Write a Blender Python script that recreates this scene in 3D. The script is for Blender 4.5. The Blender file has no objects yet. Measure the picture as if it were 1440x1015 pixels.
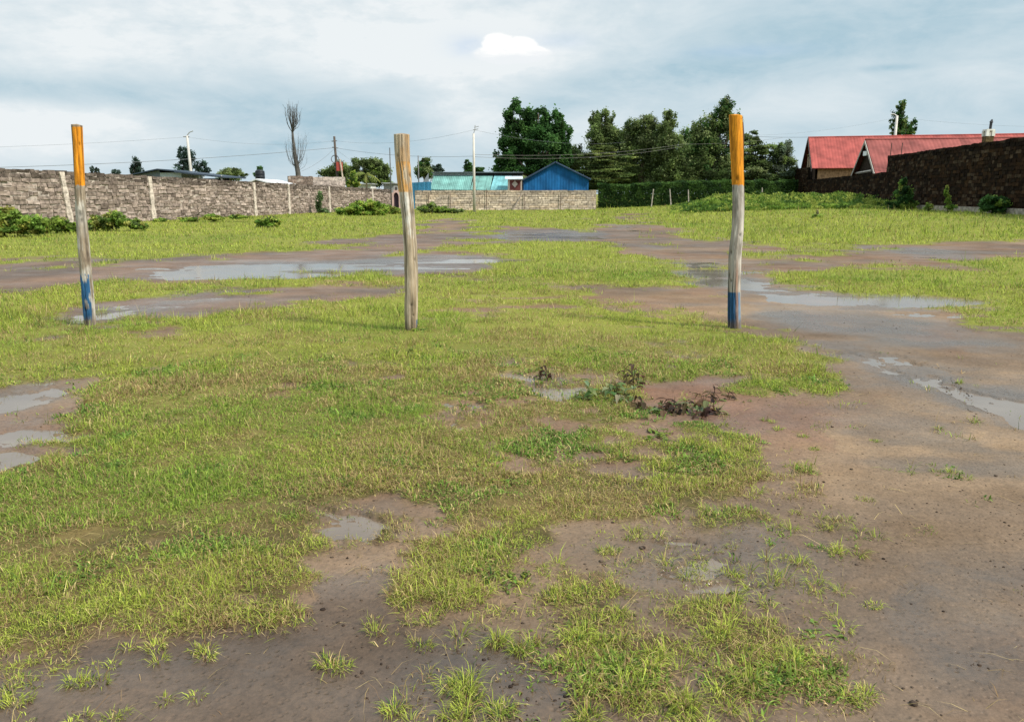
import bpy, math, random
import numpy as np
from mathutils import Vector, Matrix

random.seed(7)
rng = np.random.default_rng(11)
scene = bpy.context.scene
COL = scene.collection

# ------------------------------------------------------------------ camera geometry
FPX, CXP, CYP, HOR, CAMH = 1109.0, 720.0, 507.5, 273.0, 1.6
PITCH = math.atan((CYP - HOR) / FPX)
CP, SP = math.cos(PITCH), math.sin(PITCH)


def ray(px, py):
    u, v = (px - CXP) / FPX, (CYP - py) / FPX
    return np.array([u, CP + v * SP, -SP + v * CP])


def sstep(t):
    t = np.clip(t, 0, 1)
    return t * t * (3 - 2 * t)


def terrain(x, y):
    """Slow lie of the land: the field climbs gently towards the dark wall."""
    return 0.47 * sstep((x - 8) / 17.0) * sstep((y - 20) / 22.0)


def at(px, py, Y):
    d = ray(px, py)
    t = Y / d[1]
    return Vector((d[0] * t, Y, CAMH + d[2] * t))


def gp(px, py):
    d = ray(px, py)
    t = CAMH / -d[2]
    for _ in range(12):
        t = (CAMH - float(terrain(d[0] * t, d[1] * t))) / -d[2]
    return (d[0] * t, d[1] * t)


# ------------------------------------------------------------------ noise
def _hash(ix, iy, seed):
    h = (ix.astype(np.int64) * 374761393 + iy.astype(np.int64) * 668265263 + seed * 1442695041) & 0xFFFFFFFF
    h = ((h ^ (h >> 13)) * 1274126177) & 0xFFFFFFFF
    return ((h ^ (h >> 16)) & 0xFFFFFF) / float(0xFFFFFF)


def vnoise(x, y, seed=0):
    x = np.asarray(x, float); y = np.asarray(y, float)
    ix, iy = np.floor(x), np.floor(y)
    fx, fy = x - ix, y - iy
    fx, fy = fx * fx * (3 - 2 * fx), fy * fy * (3 - 2 * fy)
    a = _hash(ix, iy, seed); b = _hash(ix + 1, iy, seed)
    c = _hash(ix, iy + 1, seed); d = _hash(ix + 1, iy + 1, seed)
    return (a * (1 - fx) + b * fx) * (1 - fy) + (c * (1 - fx) + d * fx) * fy


def fbm(x, y, seed=0, octv=4):
    s, a, t = 0.0, 0.5, 0.0
    x = np.asarray(x, float); y = np.asarray(y, float)
    for o in range(octv):
        ca, sa = math.cos(0.6 * o), math.sin(0.6 * o)
        s = s + a * vnoise((x * ca - y * sa) * 2 ** o + 17.3 * o, (x * sa + y * ca) * 2 ** o + 9.1 * o, seed + o)
        t += a; a *= 0.5
    return s / t


def lerp(a, b, t):
    return a + (b - a) * t


def mixc(c0, c1, t):
    return np.asarray(c0) + (np.asarray(c1) - np.asarray(c0)) * np.asarray(t)[..., None]


# ------------------------------------------------------------------ object helpers
def tag(o, label=None, cat=None, group=None, kind=None):
    if label: o['label'] = label
    if cat: o['category'] = cat
    if group: o['group'] = group
    if kind: o['kind'] = kind
    return o


def empty(name, loc=(0, 0, 0), label=None, cat=None, group=None):
    o = bpy.data.objects.new(name, None)
    COL.objects.link(o)
    o.location = loc
    o.empty_display_size = 0.2
    return tag(o, label, cat, group)


def link(name, me, mats, parent=None):
    o = bpy.data.objects.new(name, me)
    for m in (mats if isinstance(mats, (list, tuple)) else [mats]):
        me.materials.append(m)
    COL.objects.link(o)
    if parent is not None:
        o.parent = parent
        o.matrix_parent_inverse = Matrix.Translation(-Vector(parent.location))
    return o


def np_mesh(name, verts, quads=None, tris=None, vcol=None, fcol=None, smooth=False, extra=None):
    verts = np.asarray(verts, np.float32)
    me = bpy.data.meshes.new(name)
    nq = 0 if quads is None else len(quads)
    nt = 0 if tris is None else len(tris)
    me.vertices.add(len(verts))
    me.vertices.foreach_set('co', verts.ravel())
    parts, starts = [], []
    if nq:
        parts.append(np.asarray(quads, np.int32).ravel()); starts.append(np.arange(nq) * 4)
    if nt:
        parts.append(np.asarray(tris, np.int32).ravel()); starts.append(nq * 4 + np.arange(nt) * 3)
    li = np.concatenate(parts)
    me.loops.add(len(li)); me.loops.foreach_set('vertex_index', li)
    me.polygons.add(nq + nt)
    me.polygons.foreach_set('loop_start', np.concatenate(starts).astype(np.int32))
    me.update(calc_edges=True)
    if vcol is not None:
        a = me.attributes.new('col', 'FLOAT_COLOR', 'POINT')
        c = np.ones((len(verts), 4), np.float32); c[:, :3] = vcol
        a.data.foreach_set('color', c.ravel())
    if fcol is not None:
        a = me.attributes.new('col', 'FLOAT_COLOR', 'FACE')
        c = np.ones((nq + nt, 4), np.float32); c[:, :3] = fcol
        a.data.foreach_set('color', c.ravel())
    for k, v in (extra or {}).items():
        a = me.attributes.new(k, 'FLOAT', 'POINT')
        a.data.foreach_set('value', np.asarray(v, np.float32))
    me.polygons.foreach_set('use_smooth', np.full(nq + nt, smooth, bool))
    return me


class MB:
    """Collects faces with a colour each and links them as one mesh object."""
    def __init__(self):
        self.v, self.f, self.c = [], [], []

    def poly(self, pts, col):
        n = len(self.v)
        self.v += [tuple(p) for p in pts]
        self.f.append(tuple(range(n, n + len(pts)))); self.c.append(col)

    def hexa(self, p, col):
        """p: 8 points, bottom ring 0-3 anticlockwise then top ring 4-7."""
        n = len(self.v)
        self.v += [tuple(q) for q in p]
        for f in ((3, 2, 1, 0), (4, 5, 6, 7), (0, 1, 5, 4), (1, 2, 6, 5), (2, 3, 7, 6), (3, 0, 4, 7)):
            self.f.append(tuple(n + i for i in f)); self.c.append(col)

    def box(self, lo, hi, col):
        (a, b, c), (d, e, f) = lo, hi
        self.hexa([(a, b, c), (d, b, c), (d, e, c), (a, e, c), (a, b, f), (d, b, f), (d, e, f), (a, e, f)], col)

    def tube(self, pts, rad, col, sides=6, cap=True):
        pts = [Vector(p) for p in pts]
        n0 = len(self.v)
        for i, p in enumerate(pts):
            d = (pts[min(i + 1, len(pts) - 1)] - pts[max(i - 1, 0)]).normalized()
            a = d.cross(Vector((0, 0, 1)) if abs(d.z) < .9 else Vector((1, 0, 0))).normalized()
            b = d.cross(a)
            r = rad[i] if isinstance(rad, (list, tuple)) else rad
            for k in range(sides):
                t = 2 * math.pi * k / sides
                self.v.append(tuple(p + a * (r * math.cos(t)) + b * (r * math.sin(t))))
        for i in range(len(pts) - 1):
            for k in range(sides):
                k2 = (k + 1) % sides
                self.f.append((n0 + i * sides + k, n0 + (i + 1) * sides + k, n0 + (i + 1) * sides + k2, n0 + i * sides + k2))
                self.c.append(col)
        if cap:
            self.f.append(tuple(n0 + k for k in range(sides))); self.c.append(col)
            e = n0 + (len(pts) - 1) * sides
            self.f.append(tuple(e + k for k in reversed(range(sides)))); self.c.append(col)

    def build(self, name, mat, parent=None, smooth=False):
        me = bpy.data.meshes.new(name)
        me.from_pydata(self.v, [], self.f)
        a = me.attributes.new('col', 'FLOAT_COLOR', 'FACE')
        c = np.ones((len(self.f), 4), np.float32); c[:, :3] = np.array([list(x) for x in self.c])
        a.data.foreach_set('color', c.ravel())
        if smooth:
            me.polygons.foreach_set('use_smooth', np.ones(len(self.f), bool))
        return link(name, me, mat, parent)


# ------------------------------------------------------------------ materials
def nmat(name):
    m = bpy.data.materials.new(name); m.use_nodes = True
    nt = m.node_tree; nt.nodes.clear()
    return m, nt, nt.nodes, nt.links


def vcol_mat(name, rough=0.85, var=0.35, scale=6.0, bump=0.3, bscale=25.0, spec=0.3, stretch=(1, 1, 1), dist=0.02):
    """Base colour from the mesh's own 'col' attribute, broken up by noise."""
    m, nt, N, L = nmat(name)
    out = N.new('ShaderNodeOutputMaterial'); p = N.new('ShaderNodeBsdfPrincipled')
    at_ = N.new('ShaderNodeAttribute'); at_.attribute_name = 'col'
    tc = N.new('ShaderNodeTexCoord'); mp = N.new('ShaderNodeMapping'); mp.inputs['Scale'].default_value = stretch
    nz = N.new('ShaderNodeTexNoise'); nz.inputs['Scale'].default_value = scale; nz.inputs['Detail'].default_value = 5
    mr = N.new('ShaderNodeMapRange'); mr.inputs['From Min'].default_value = .3; mr.inputs['From Max'].default_value = .7
    mr.inputs['To Min'].default_value = 1 - var; mr.inputs['To Max'].default_value = 1 + var
    mul = N.new('ShaderNodeVectorMath'); mul.operation = 'SCALE'
    nb = N.new('ShaderNodeTexNoise'); nb.inputs['Scale'].default_value = bscale; nb.inputs['Detail'].default_value = 4
    bp = N.new('ShaderNodeBump'); bp.inputs['Strength'].default_value = bump; bp.inputs['Distance'].default_value = dist
    L.new(tc.outputs['Object'], mp.inputs[0]); L.new(mp.outputs[0], nz.inputs['Vector']); L.new(mp.outputs[0], nb.inputs['Vector'])
    L.new(nz.outputs['Fac'], mr.inputs['Value']); L.new(at_.outputs['Color'], mul.inputs[0]); L.new(mr.outputs[0], mul.inputs['Scale'])
    L.new(mul.outputs[0], p.inputs['Base Color']); L.new(nb.outputs['Fac'], bp.inputs['Height']); L.new(bp.outputs[0], p.inputs['Normal'])
    p.inputs['Roughness'].default_value = rough; p.inputs['Specular IOR Level'].default_value = spec
    L.new(p.outputs[0], out.inputs[0])
    return m


def leaf_mat(name, trans=0.35, rough=0.55, spec=0.3):
    m, nt, N, L = nmat(name)
    out = N.new('ShaderNodeOutputMaterial'); p = N.new('ShaderNodeBsdfPrincipled')
    at_ = N.new('ShaderNodeAttribute'); at_.attribute_name = 'col'
    tr = N.new('ShaderNodeBsdfTranslucent'); mx = N.new('ShaderNodeMixShader'); mx.inputs[0].default_value = trans
    L.new(at_.outputs['Color'], p.inputs['Base Color']); L.new(at_.outputs['Color'], tr.inputs['Color'])
    p.inputs['Roughness'].default_value = rough; p.inputs['Specular IOR Level'].default_value = spec
    L.new(p.outputs[0], mx.inputs[1]); L.new(tr.outputs[0], mx.inputs[2]); L.new(mx.outputs[0], out.inputs[0])
    return m


M_LEAF = leaf_mat('leaf', .48, .6, .15)
M_GRASS = leaf_mat('grass_blade', trans=0.35, rough=0.6, spec=0.12)
M_BARK = vcol_mat('bark', .9, .4, 3, .6, 12)
M_STONE = vcol_mat('quarry_stone', .95, .45, 5.0, .7, 9.0, spec=.06, dist=.04)
M_TIMBER = vcol_mat('weathered_timber', .85, .35, 9.0, .8, 30.0, stretch=(4, 4, .5), dist=.008)
M_ROOF = vcol_mat('painted_sheet', .75, .3, .9, .1, 6.0, spec=.15)
M_PLAIN = vcol_mat('plaster_and_paint', .75, .15, 2.0, .2, 15.0)
M_METAL = vcol_mat('dull_metal', .5, .2, 4.0, .1, 20.0)


def ground_mat():
    m, nt, N, L = nmat('wet_field_soil')
    out = N.new('ShaderNodeOutputMaterial'); p = N.new('ShaderNodeBsdfPrincipled')
    a = N.new('ShaderNodeAttribute'); a.attribute_name = 'col'
    w = N.new('ShaderNodeAttribute'); w.attribute_name = 'wet'
    mu = N.new('ShaderNodeAttribute'); mu.attribute_name = 'mud'
    tc = N.new('ShaderNodeTexCoord')
    nz = N.new('ShaderNodeTexNoise'); nz.inputs['Scale'].default_value = 34; nz.inputs['Detail'].default_value = 9; nz.inputs['Roughness'].default_value = .78
    mr = N.new('ShaderNodeMapRange'); mr.inputs['From Min'].default_value = .3; mr.inputs['From Max'].default_value = .7
    mr.inputs['To Min'].default_value = .62; mr.inputs['To Max'].default_value = 1.38
    sc = N.new('ShaderNodeVectorMath'); sc.operation = 'SCALE'
    L.new(tc.outputs['Object'], nz.inputs['Vector']); L.new(nz.outputs['Fac'], mr.inputs['Value'])
    L.new(a.outputs['Color'], sc.inputs[0]); L.new(mr.outputs[0], sc.inputs['Scale']); L.new(sc.outputs[0], p.inputs['Base Color'])
    # roughness falls with wetness
    n2 = N.new('ShaderNodeTexNoise'); n2.inputs['Scale'].default_value = 5; n2.inputs['Detail'].default_value = 4
    L.new(tc.outputs['Object'], n2.inputs['Vector'])
    ad = N.new('ShaderNodeMath'); ad.operation = 'MULTIPLY_ADD'; ad.inputs[1].default_value = .5; ad.inputs[2].default_value = -.25
    L.new(n2.outputs['Fac'], ad.inputs[0])
    s2 = N.new('ShaderNodeMath'); s2.operation = 'ADD'; L.new(w.outputs['Fac'], s2.inputs[0]); L.new(ad.outputs[0], s2.inputs[1])
    rr = N.new('ShaderNodeMapRange'); rr.inputs['To Min'].default_value = .9; rr.inputs['To Max'].default_value = .25
    L.new(s2.outputs[0], rr.inputs['Value']); L.new(rr.outputs[0], p.inputs['Roughness'])
    sp = N.new('ShaderNodeMapRange'); sp.inputs['To Min'].default_value = .10; sp.inputs['To Max'].default_value = .5
    L.new(s2.outputs[0], sp.inputs['Value']); L.new(sp.outputs[0], p.inputs['Specular IOR Level'])
    # rain pits and crumbs
    vo = N.new('ShaderNodeTexVoronoi'); vo.inputs['Scale'].default_value = 34; vo.inputs['Randomness'].default_value = 1
    vr = N.new('ShaderNodeMapRange'); vr.inputs['From Min'].default_value = 0; vr.inputs['From Max'].default_value = .35
    L.new(tc.outputs['Object'], vo.inputs['Vector']); L.new(vo.outputs['Distance'], vr.inputs['Value'])
    nb = N.new('ShaderNodeTexNoise'); nb.inputs['Scale'].default_value = 60; nb.inputs['Detail'].default_value = 5
    L.new(tc.outputs['Object'], nb.inputs['Vector'])
    b1 = N.new('ShaderNodeBump'); b1.inputs['Strength'].default_value = .6; b1.inputs['Distance'].default_value = .008
    b2 = N.new('ShaderNodeBump'); b2.inputs['Strength'].default_value = .55; b2.inputs['Distance'].default_value = .007
    L.new(vr.outputs[0], b1.inputs['Height']); L.new(nb.outputs['Fac'], b2.inputs['Height']); L.new(b1.outputs[0], b2.inputs['Normal'])
    L.new(b2.outputs[0], p.inputs['Normal'])
    L.new(p.outputs[0], out.inputs[0])
    return m


def water_mat():
    m, nt, N, L = nmat('shallow_muddy_water')
    out = N.new('ShaderNodeOutputMaterial'); p = N.new('ShaderNodeBsdfPrincipled')
    tc = N.new('ShaderNodeTexCoord')
    nz = N.new('ShaderNodeTexNoise'); nz.inputs['Scale'].default_value = 1.3; nz.inputs['Detail'].default_value = 5
    cr = N.new('ShaderNodeValToRGB')
    cr.color_ramp.elements[0].position = .35; cr.color_ramp.elements[0].color = (.115, .088, .068, 1)
    cr.color_ramp.elements[1].position = .7; cr.color_ramp.elements[1].color = (.175, .14, .11, 1)
    L.new(tc.outputs['Object'], nz.inputs['Vector']); L.new(nz.outputs['Fac'], cr.inputs[0]); L.new(cr.outputs[0], p.inputs['Base Color'])
    rr = N.new('ShaderNodeMapRange'); rr.inputs['To Min'].default_value = .05; rr.inputs['To Max'].default_value = .2
    L.new(nz.outputs['Fac'], rr.inputs['Value']); L.new(rr.outputs[0], p.inputs['Roughness'])
    nb = N.new('ShaderNodeTexNoise'); nb.inputs['Scale'].default_value = 9; nb.inputs['Detail'].default_value = 3
    bp = N.new('ShaderNodeBump'); bp.inputs['Strength'].default_value = .07; bp.inputs['Distance'].default_value = .01
    L.new(tc.outputs['Object'], nb.inputs['Vector']); L.new(nb.outputs['Fac'], bp.inputs['Height']); L.new(bp.outputs[0], p.inputs['Normal'])
    p.inputs['IOR'].default_value = 1.33; p.inputs['Specular IOR Level'].default_value = .6
    L.new(p.outputs[0], out.inputs[0])
    return m


M_GROUND, M_WATER = ground_mat(), water_mat()

# ------------------------------------------------------------------ mud, water and grass areas on the field (outlines traced, laid on the ground)
MUD = {
    'track': [(1440, 1200), (1190, 1200), (1180, 1015), (1225, 905), (1195, 850), (1150, 800), (1235, 745), (1200, 690), (1150, 650), (1075, 625), (985, 600), (1010, 560),
              (1100, 560), (1185, 545), (1165, 490), (1110, 462), (1040, 458), (990, 440), (900, 432), (830, 408), (960, 402), (1000, 396), (960, 380), (900, 360), (885, 345),
              (835, 335), (850, 318), (868, 300), (896, 297), (890, 312), (960, 324), (960, 345), (1140, 341), (1440, 343), (1900, 345), (1900, 362), (1440, 362), (1200, 365), (1080, 378), (1060, 398),
              (1130, 412), (1250, 420), (1380, 430), (1335, 445), (1330, 458), (1440, 472), (1900, 490), (2300, 1200)],
    'red': [(890, 545), (940, 528), (1000, 525), (1012, 560), (1080, 560), (1180, 560), (1150, 610), (1080, 625), (1000, 605), (950, 580)],
    'left_upper': [(-300, 392), (0, 384), (0, 370), (150, 360), (300, 356), (420, 350), (560, 352), (720, 362), (742, 372), (620, 380), (560, 388), (300, 390), (130, 399), (60, 401), (-300, 410)],
    'left_mid': [(40, 447), (130, 430), (200, 415), (330, 406), (480, 403), (590, 408), (560, 418), (420, 424), (300, 439), (150, 449)],
    'mid_thin': [(590, 430), (760, 426), (935, 425), (930, 433), (760, 434), (600, 437)],
    'left_edge': [(-200, 550), (0, 543), (60, 528), (130, 515), (162, 522), (120, 560), (72, 585), (92, 620), (50, 642), (0, 657), (-200, 690)],
    'bottom_left': [(-500, 985), (0, 918), (120, 898), (280, 882), (425, 868), (462, 796), (560, 800), (550, 852), (640, 890), (760, 925), (810, 985), (770, 1200), (-900, 1200)],
    'bottom_mid': [(825, 830), (900, 760), (980, 738), (1060, 733), (1140, 760), (1165, 800), (1110, 838), (1000, 835), (940, 852), (870, 852)],
    'far_a': [(440, 345), (470, 336), (600, 329), (720, 321), (845, 323), (850, 336), (720, 340), (560, 351)],
    'far_b': [(585, 312), (640, 307), (690, 312), (650, 324), (590, 324)],
    'pud_a': [(720, 530), (745, 515), (800, 520), (815, 545), (780, 560), (735, 550)],
    'pud_b': [(590, 580), (620, 568), (670, 566), (690, 578), (650, 590), (605, 592)],
    'pud_c': [(440, 700), (480, 697), (545, 720), (620, 730), (630, 748), (560, 748), (500, 735), (450, 722)],
    'pud_d': [(895, 495), (925, 488), (985, 490), (960, 501), (910, 503)],
    'pud_e': [(360, 556), (395, 549), (440, 555), (410, 564), (370, 565)],
    'pud_f': [(215, 726), (245, 718), (270, 728), (245, 740)],
    'pud_g': [(640, 585), (720, 590), (790, 612), (760, 622), (690, 605)],
    'pud_h': [(745, 575), (765, 570), (778, 578), (760, 585)],
    'bare_i': [(520, 525), (560, 515), (580, 528), (545, 535)],
    'bare_j': [(800, 700), (850, 715), (900, 735), (870, 745), (815, 722)],
}
TUSSOCKY = [(430, 815), (560, 770), (700, 770), (830, 760), (960, 690), (1150, 680), (1240, 745), (1160, 805), (1200, 860), (1225, 905), (1185, 1015), (1200, 1200), (560, 1200), (540, 1000), (640, 890), (560, 850)]
WATER = {
    'stream': [(925, 362), (1000, 368), (1040, 385), (1060, 398), (1110, 408), (1180, 411), (1250, 414), (1330, 418), (1395, 427), (1370, 438), (1280, 436), (1200, 433), (1100, 424), (1010, 400), (960, 392), (932, 375)],
    'rut': [(1180, 490), (1240, 503), (1300, 527), (1360, 549), (1440, 565), (1600, 588), (1600, 612), (1440, 590), (1390, 580), (1330, 555), (1250, 522)],
    'sheet': [(200, 384), (270, 374), (420, 366), (560, 360), (680, 359), (730, 366), (700, 374), (600, 378), (520, 386), (380, 389)],
    'strip': [(40, 447), (120, 434), (200, 424), (330, 414), (320, 424), (200, 440), (110, 449)],
    'far_pool': [(690, 332), (760, 324), (845, 325), (850, 333), (780, 339), (700, 338)],
    'right_pool': [(1215, 352), (1260, 347), (1330, 350), (1380, 358), (1330, 362), (1260, 358)],
    'track_pool': [(860, 318), (880, 314), (890, 320), (872, 324)],
    'neck_pool': [(895, 345), (935, 342), (950, 348), (905, 352)],
    'edge_a': [(-150, 560), (0, 548), (50, 535), (100, 540), (80, 560), (30, 572), (-100, 590)],
    'edge_b': [(20, 600), (60, 588), (92, 615), (60, 635), (0, 652), (-60, 660), (-40, 625)],
    'pud_a': [(720, 530), (745, 517), (800, 522), (812, 543), (780, 557), (738, 548)],
    'pud_b': [(597, 580), (622, 570), (668, 568), (685, 577), (650, 587), (608, 589)],
    'pud_c': [(445, 703), (480, 700), (545, 722), (560, 742), (510, 735), (455, 720)],
    'pud_d': [(900, 495), (928, 489), (975, 491), (955, 499), (915, 501)],
    'pud_f': [(222, 727), (245, 720), (265, 728), (245, 737)],
    'middle': [(935, 778), (990, 764), (1040, 768), (1010, 782), (960, 788)],
}


SHEEN = {
    'film': [(840, 835), (900, 762), (980, 740), (1060, 735), (1145, 762), (1165, 800), (1100, 838)],
    'rut_side': [(1168, 486), (1240, 496), (1320, 525), (1440, 555), (1600, 570), (1600, 650), (1440, 608), (1330, 568), (1230, 525)],
    'corner': [(-300, 985), (0, 935), (130, 914), (250, 905), (330, 900), (420, 895), (380, 920), (250, 935), (120, 950), (0, 975)],
    'bottom': [(540, 940), (640, 905), (740, 925), (790, 970), (740, 1000), (640, 985)],
    'track_edge': [(1215, 845), (1290, 800), (1440, 790), (1600, 800), (1600, 870), (1440, 840), (1330, 838), (1260, 870)],
    'mud_a': [(1020, 420), (1300, 440), (1440, 480), (1440, 500), (1250, 480), (1100, 450)],
    'mud_b': [(1230, 870), (1440, 860), (1600, 960), (1440, 985), (1280, 940)],
}


def world_poly(p):
    return np.array([gp(x, y) for x, y in p])


MUDW = {k: world_poly(v) for k, v in MUD.items()}
WATW = {k: world_poly(v) for k, v in WATER.items()}
SHW = [world_poly(v) for v in SHEEN.values()]
TUSW = world_poly(TUSSOCKY)


def pip(poly, x, y):
    res = np.zeros(x.shape, bool)
    lo, hi = poly.min(0), poly.max(0)
    sel = np.nonzero((x > lo[0]) & (x < hi[0]) & (y > lo[1]) & (y < hi[1]))[0]
    if not len(sel):
        return res
    xs, ys = x[sel], y[sel]
    ins = np.zeros(len(sel), bool)
    j = len(poly) - 1
    for i in range(len(poly)):
        x1, y1 = poly[i]; x2, y2 = poly[j]
        if y1 != y2:
            ins ^= ((y1 > ys) != (y2 > ys)) & (xs < (x2 - x1) * (ys - y1) / (y2 - y1) + x1)
        j = i
    res[sel] = ins
    return res


def jitter(x, y, k, amp=1.0):
    d = np.hypot(x, y)
    a = np.clip(.045 * d - .05, .045, 1.2) * amp
    wf = np.clip((d - 4) / 16, 0, 1)
    nx = lerp(fbm(x / .45, y / .45, 100 + k, 4), fbm(x / 2.4, y / 2.4, 120 + k, 4), wf) - .5
    ny = lerp(fbm(x / .45, y / .45, 200 + k, 4), fbm(x / 2.4, y / 2.4, 220 + k, 4), wf) - .5
    fx = vnoise(x / .09, y / .09, 300 + k) - .5; fy = vnoise(x / .09, y / .09, 400 + k) - .5
    return x + nx * 2.2 * a + fx * .05, y + ny * 3.0 * a + fy * .07


def soft(polys, x, y, n=4, amp=1.0, spread=.5):
    acc = np.zeros(x.shape)
    x0, y0 = jitter(x, y, 0, amp)
    d = np.hypot(x, y)
    for k in range(n):
        ang = 2.4 * k
        r = spread * np.clip(.02 * d, .04, .5) * (k / max(n - 1, 1))
        xs, ys = x0 + r * math.cos(ang), y0 + r * 2.0 * math.sin(ang)
        m = np.zeros(x.shape, bool)
        for p in polys:
            m |= pip(p, xs, ys)
        acc += m
    return acc / n


def ragged(polys, x, y, spread, k=4.0, seed=60, n=7, amp=.7):
    """Blurred area cut by noise: islands and inlets along its rim."""
    m = soft(polys, x, y, n=n, amp=amp, spread=spread)
    d = np.hypot(x, y); wf = np.clip((d - 5) / 14, 0, 1)
    nz = lerp(fbm(x / .38, y / .30, seed, 5), fbm(x / 1.6, y / 2.2, seed + 9, 5), wf)
    return np.clip((m - lerp(.36, .5, wf) + (.5 - nz) * lerp(1.35, 1.9, wf)) * k + .5, 0, 1) * (m > 0) * (1 - (m >= 1)) + (m >= 1)


def masks(x, y):
    mud = ragged(list(MUDW.values()), x, y, 4.6)
    d = np.hypot(x, y); wf = np.clip((d - 5) / 14, 0, 1)
    wn = lerp(fbm(x / .42, y / .26, 90, 5), fbm(x / 3.0, y / .8, 95, 6), wf)
    wat = soft(list(WATW.values()), x, y, n=7, amp=.9, spread=2.2)
    wat = np.clip((wat - lerp(.42, .80, wf) + (.5 - wn) * lerp(2.0, 3.4, wf)) * 2.6 + .5, 0, 1) * (wat > 0)
    wet = np.maximum(soft(list(WATW.values()), x, y, n=6, amp=.8, spread=3.0), .8 * soft(SHW, x, y, n=6, amp=1.2, spread=3.0))
    tus = soft([TUSW], x, y, n=6, spread=3)
    tw = soft([TUSW], x, y, n=9, amp=1.3, spread=11)
    patch = np.clip((fbm(x / .36, y / .30, 77, 5) - (.26 + .24 * tw)) * 8, 0, 1)
    mud = np.maximum(np.maximum(mud, (tw > .05) * (1 - patch)), wat)
    return mud, wat, wet, tus


def relief(x, y, mud, wat):
    h = terrain(x, y) + .034 * (fbm(x / 1.1, y / 1.1, 5, 3) - .5) * (1 - .55 * mud)
    h = h + .02 * (fbm(x / .16, y / .16, 6, 4) - .5) * (1 - .42 * mud)
    return h - .012 * mud - .028 * wat


WATER_LEVEL = -.028

# ------------------------------------------------------------------ ground: one sheet out to the horizon
def build_ground():
    front = np.linspace(-math.radians(52), math.radians(52), 680)
    back = np.linspace(math.radians(52), 2 * math.pi - math.radians(52), 70)[1:-1]
    th = np.concatenate([front, back])
    r = np.concatenate([[.05, .4, .8, 1.1, 1.3], np.geomspace(1.5, 16, 430), np.geomspace(16.15, 130, 230), np.geomspace(140, 6000, 24)])
    R, TH = np.meshgrid(r, th, indexing='ij')
    x, y = (R * np.sin(TH)).ravel(), (R * np.cos(TH)).ravel()
    mud, wat, wet, tus = masks(x, y)
    z = relief(x, y, mud, wat)
    far = np.hypot(x, y) > 200
    z[far] = terrain(x[far], y[far])
    # colour of the soil itself
    n1 = fbm(x / 1.7, y / 1.7, 21, 4); n2 = fbm(x / .35, y / .35, 22, 4); n3 = fbm(x / 3.5, y / 1.6, 23, 4); n4 = fbm(x / .9, y / .45, 24, 5)
    up = lambda v, k=2.8, o=.36: np.clip((v - o) * k, 0, 1)
    soil = mixc((.098, .068, .052), (.165, .112, .075), up(n1))
    soil = mixc(soil, np.broadcast_to((.145, .086, .055), soil.shape), np.clip((n3 - .46) * 3.5, 0, .7))
    tr = soft([MUDW['track']], x, y, n=12, amp=1.6, spread=9)
    near = tr * (y < 16)
    trc = mixc((.13, .092, .066), (.235, .162, .104), up(n3, 3.2, .36))
    trc = mixc(trc, np.broadcast_to((.155, .083, .052), soil.shape), np.clip((n1 - .5) * 4, 0, .7))
    trc = mixc(trc, np.broadcast_to((.09, .072, .06), soil.shape), np.clip((n4 - .55) * 5, 0, .6))
    soil = mixc(soil, trc, near * .9)
    red = soft([MUDW['red']], x, y, n=6, spread=4); soil = mixc(soil, np.broadcast_to((.15, .078, .055), soil.shape), red * .85)
    bl = soft([MUDW['bottom_left']], x, y); soil = mixc(soil, mixc((.058, .039, .029), (.108, .074, .053), n4), bl * .92)
    ts = soft([TUSW], x, y, n=12, amp=1.6, spread=16) * mud * np.clip(.3 + 1.6 * (n3 - .2), 0, 1); soil = mixc(soil, mixc((.060, .044, .034), (.12, .08, .052), n4), ts * .85)
    ml = soft([MUDW['left_upper'], MUDW['left_mid'], MUDW['far_a']], x, y)
    soil = mixc(soil, mixc((.095, .072, .064), (.15, .096, .073), up(n1)), ml * .85)
    soil = soil * np.array([.94, .90, .80])
    soil = soil * (1 - .38 * wet)[:, None] * (.72 + .56 * n2)[:, None]
    thatch = mixc((.040, .030, .014), (.12, .08, .035), np.clip((n2 - .25) * 2, 0, 1))
    turf = mixc((.12, .135, .022), (.19, .195, .03), n1)
    d = np.hypot(x, y)
    under = mixc(thatch, turf, np.clip((d - 3) / 8, 0, .9))
    c = mixc(under, soil, np.clip(mud * 1.1, 0, 1))
    wetv = np.clip(.10 + .22 * mud * (d < 60) + .75 * wet + .3 * bl + .5 * ts + .9 * (n4 - .5), 0, 1) * np.clip(mud * 1.4 + .15, 0, 1)
    nr, nth = len(r), len(th)
    i = np.arange(nr - 1)[:, None]; j = np.arange(nth)[None, :]; j2 = (j + 1) % nth
    q = np.stack([np.broadcast_to(i * nth + j, (nr - 1, nth)), i * nth + j2, (i + 1) * nth + j2, np.broadcast_to((i + 1) * nth + j, (nr - 1, nth))], -1).reshape(-1, 4)[:, ::-1]
    cap = np.array([[0, k, k + 1] for k in range(1, nth - 1)])[:, ::-1]
    me = np_mesh('ground', np.stack([x, y, z], 1), q, cap, vcol=c, smooth=True, extra={'wet': wetv, 'mud': mud})
    o = link('ground', me, M_GROUND)
    tag(o, 'wet uneven playing field of mud and turf', 'ground', kind='structure')


build_ground()


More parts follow.
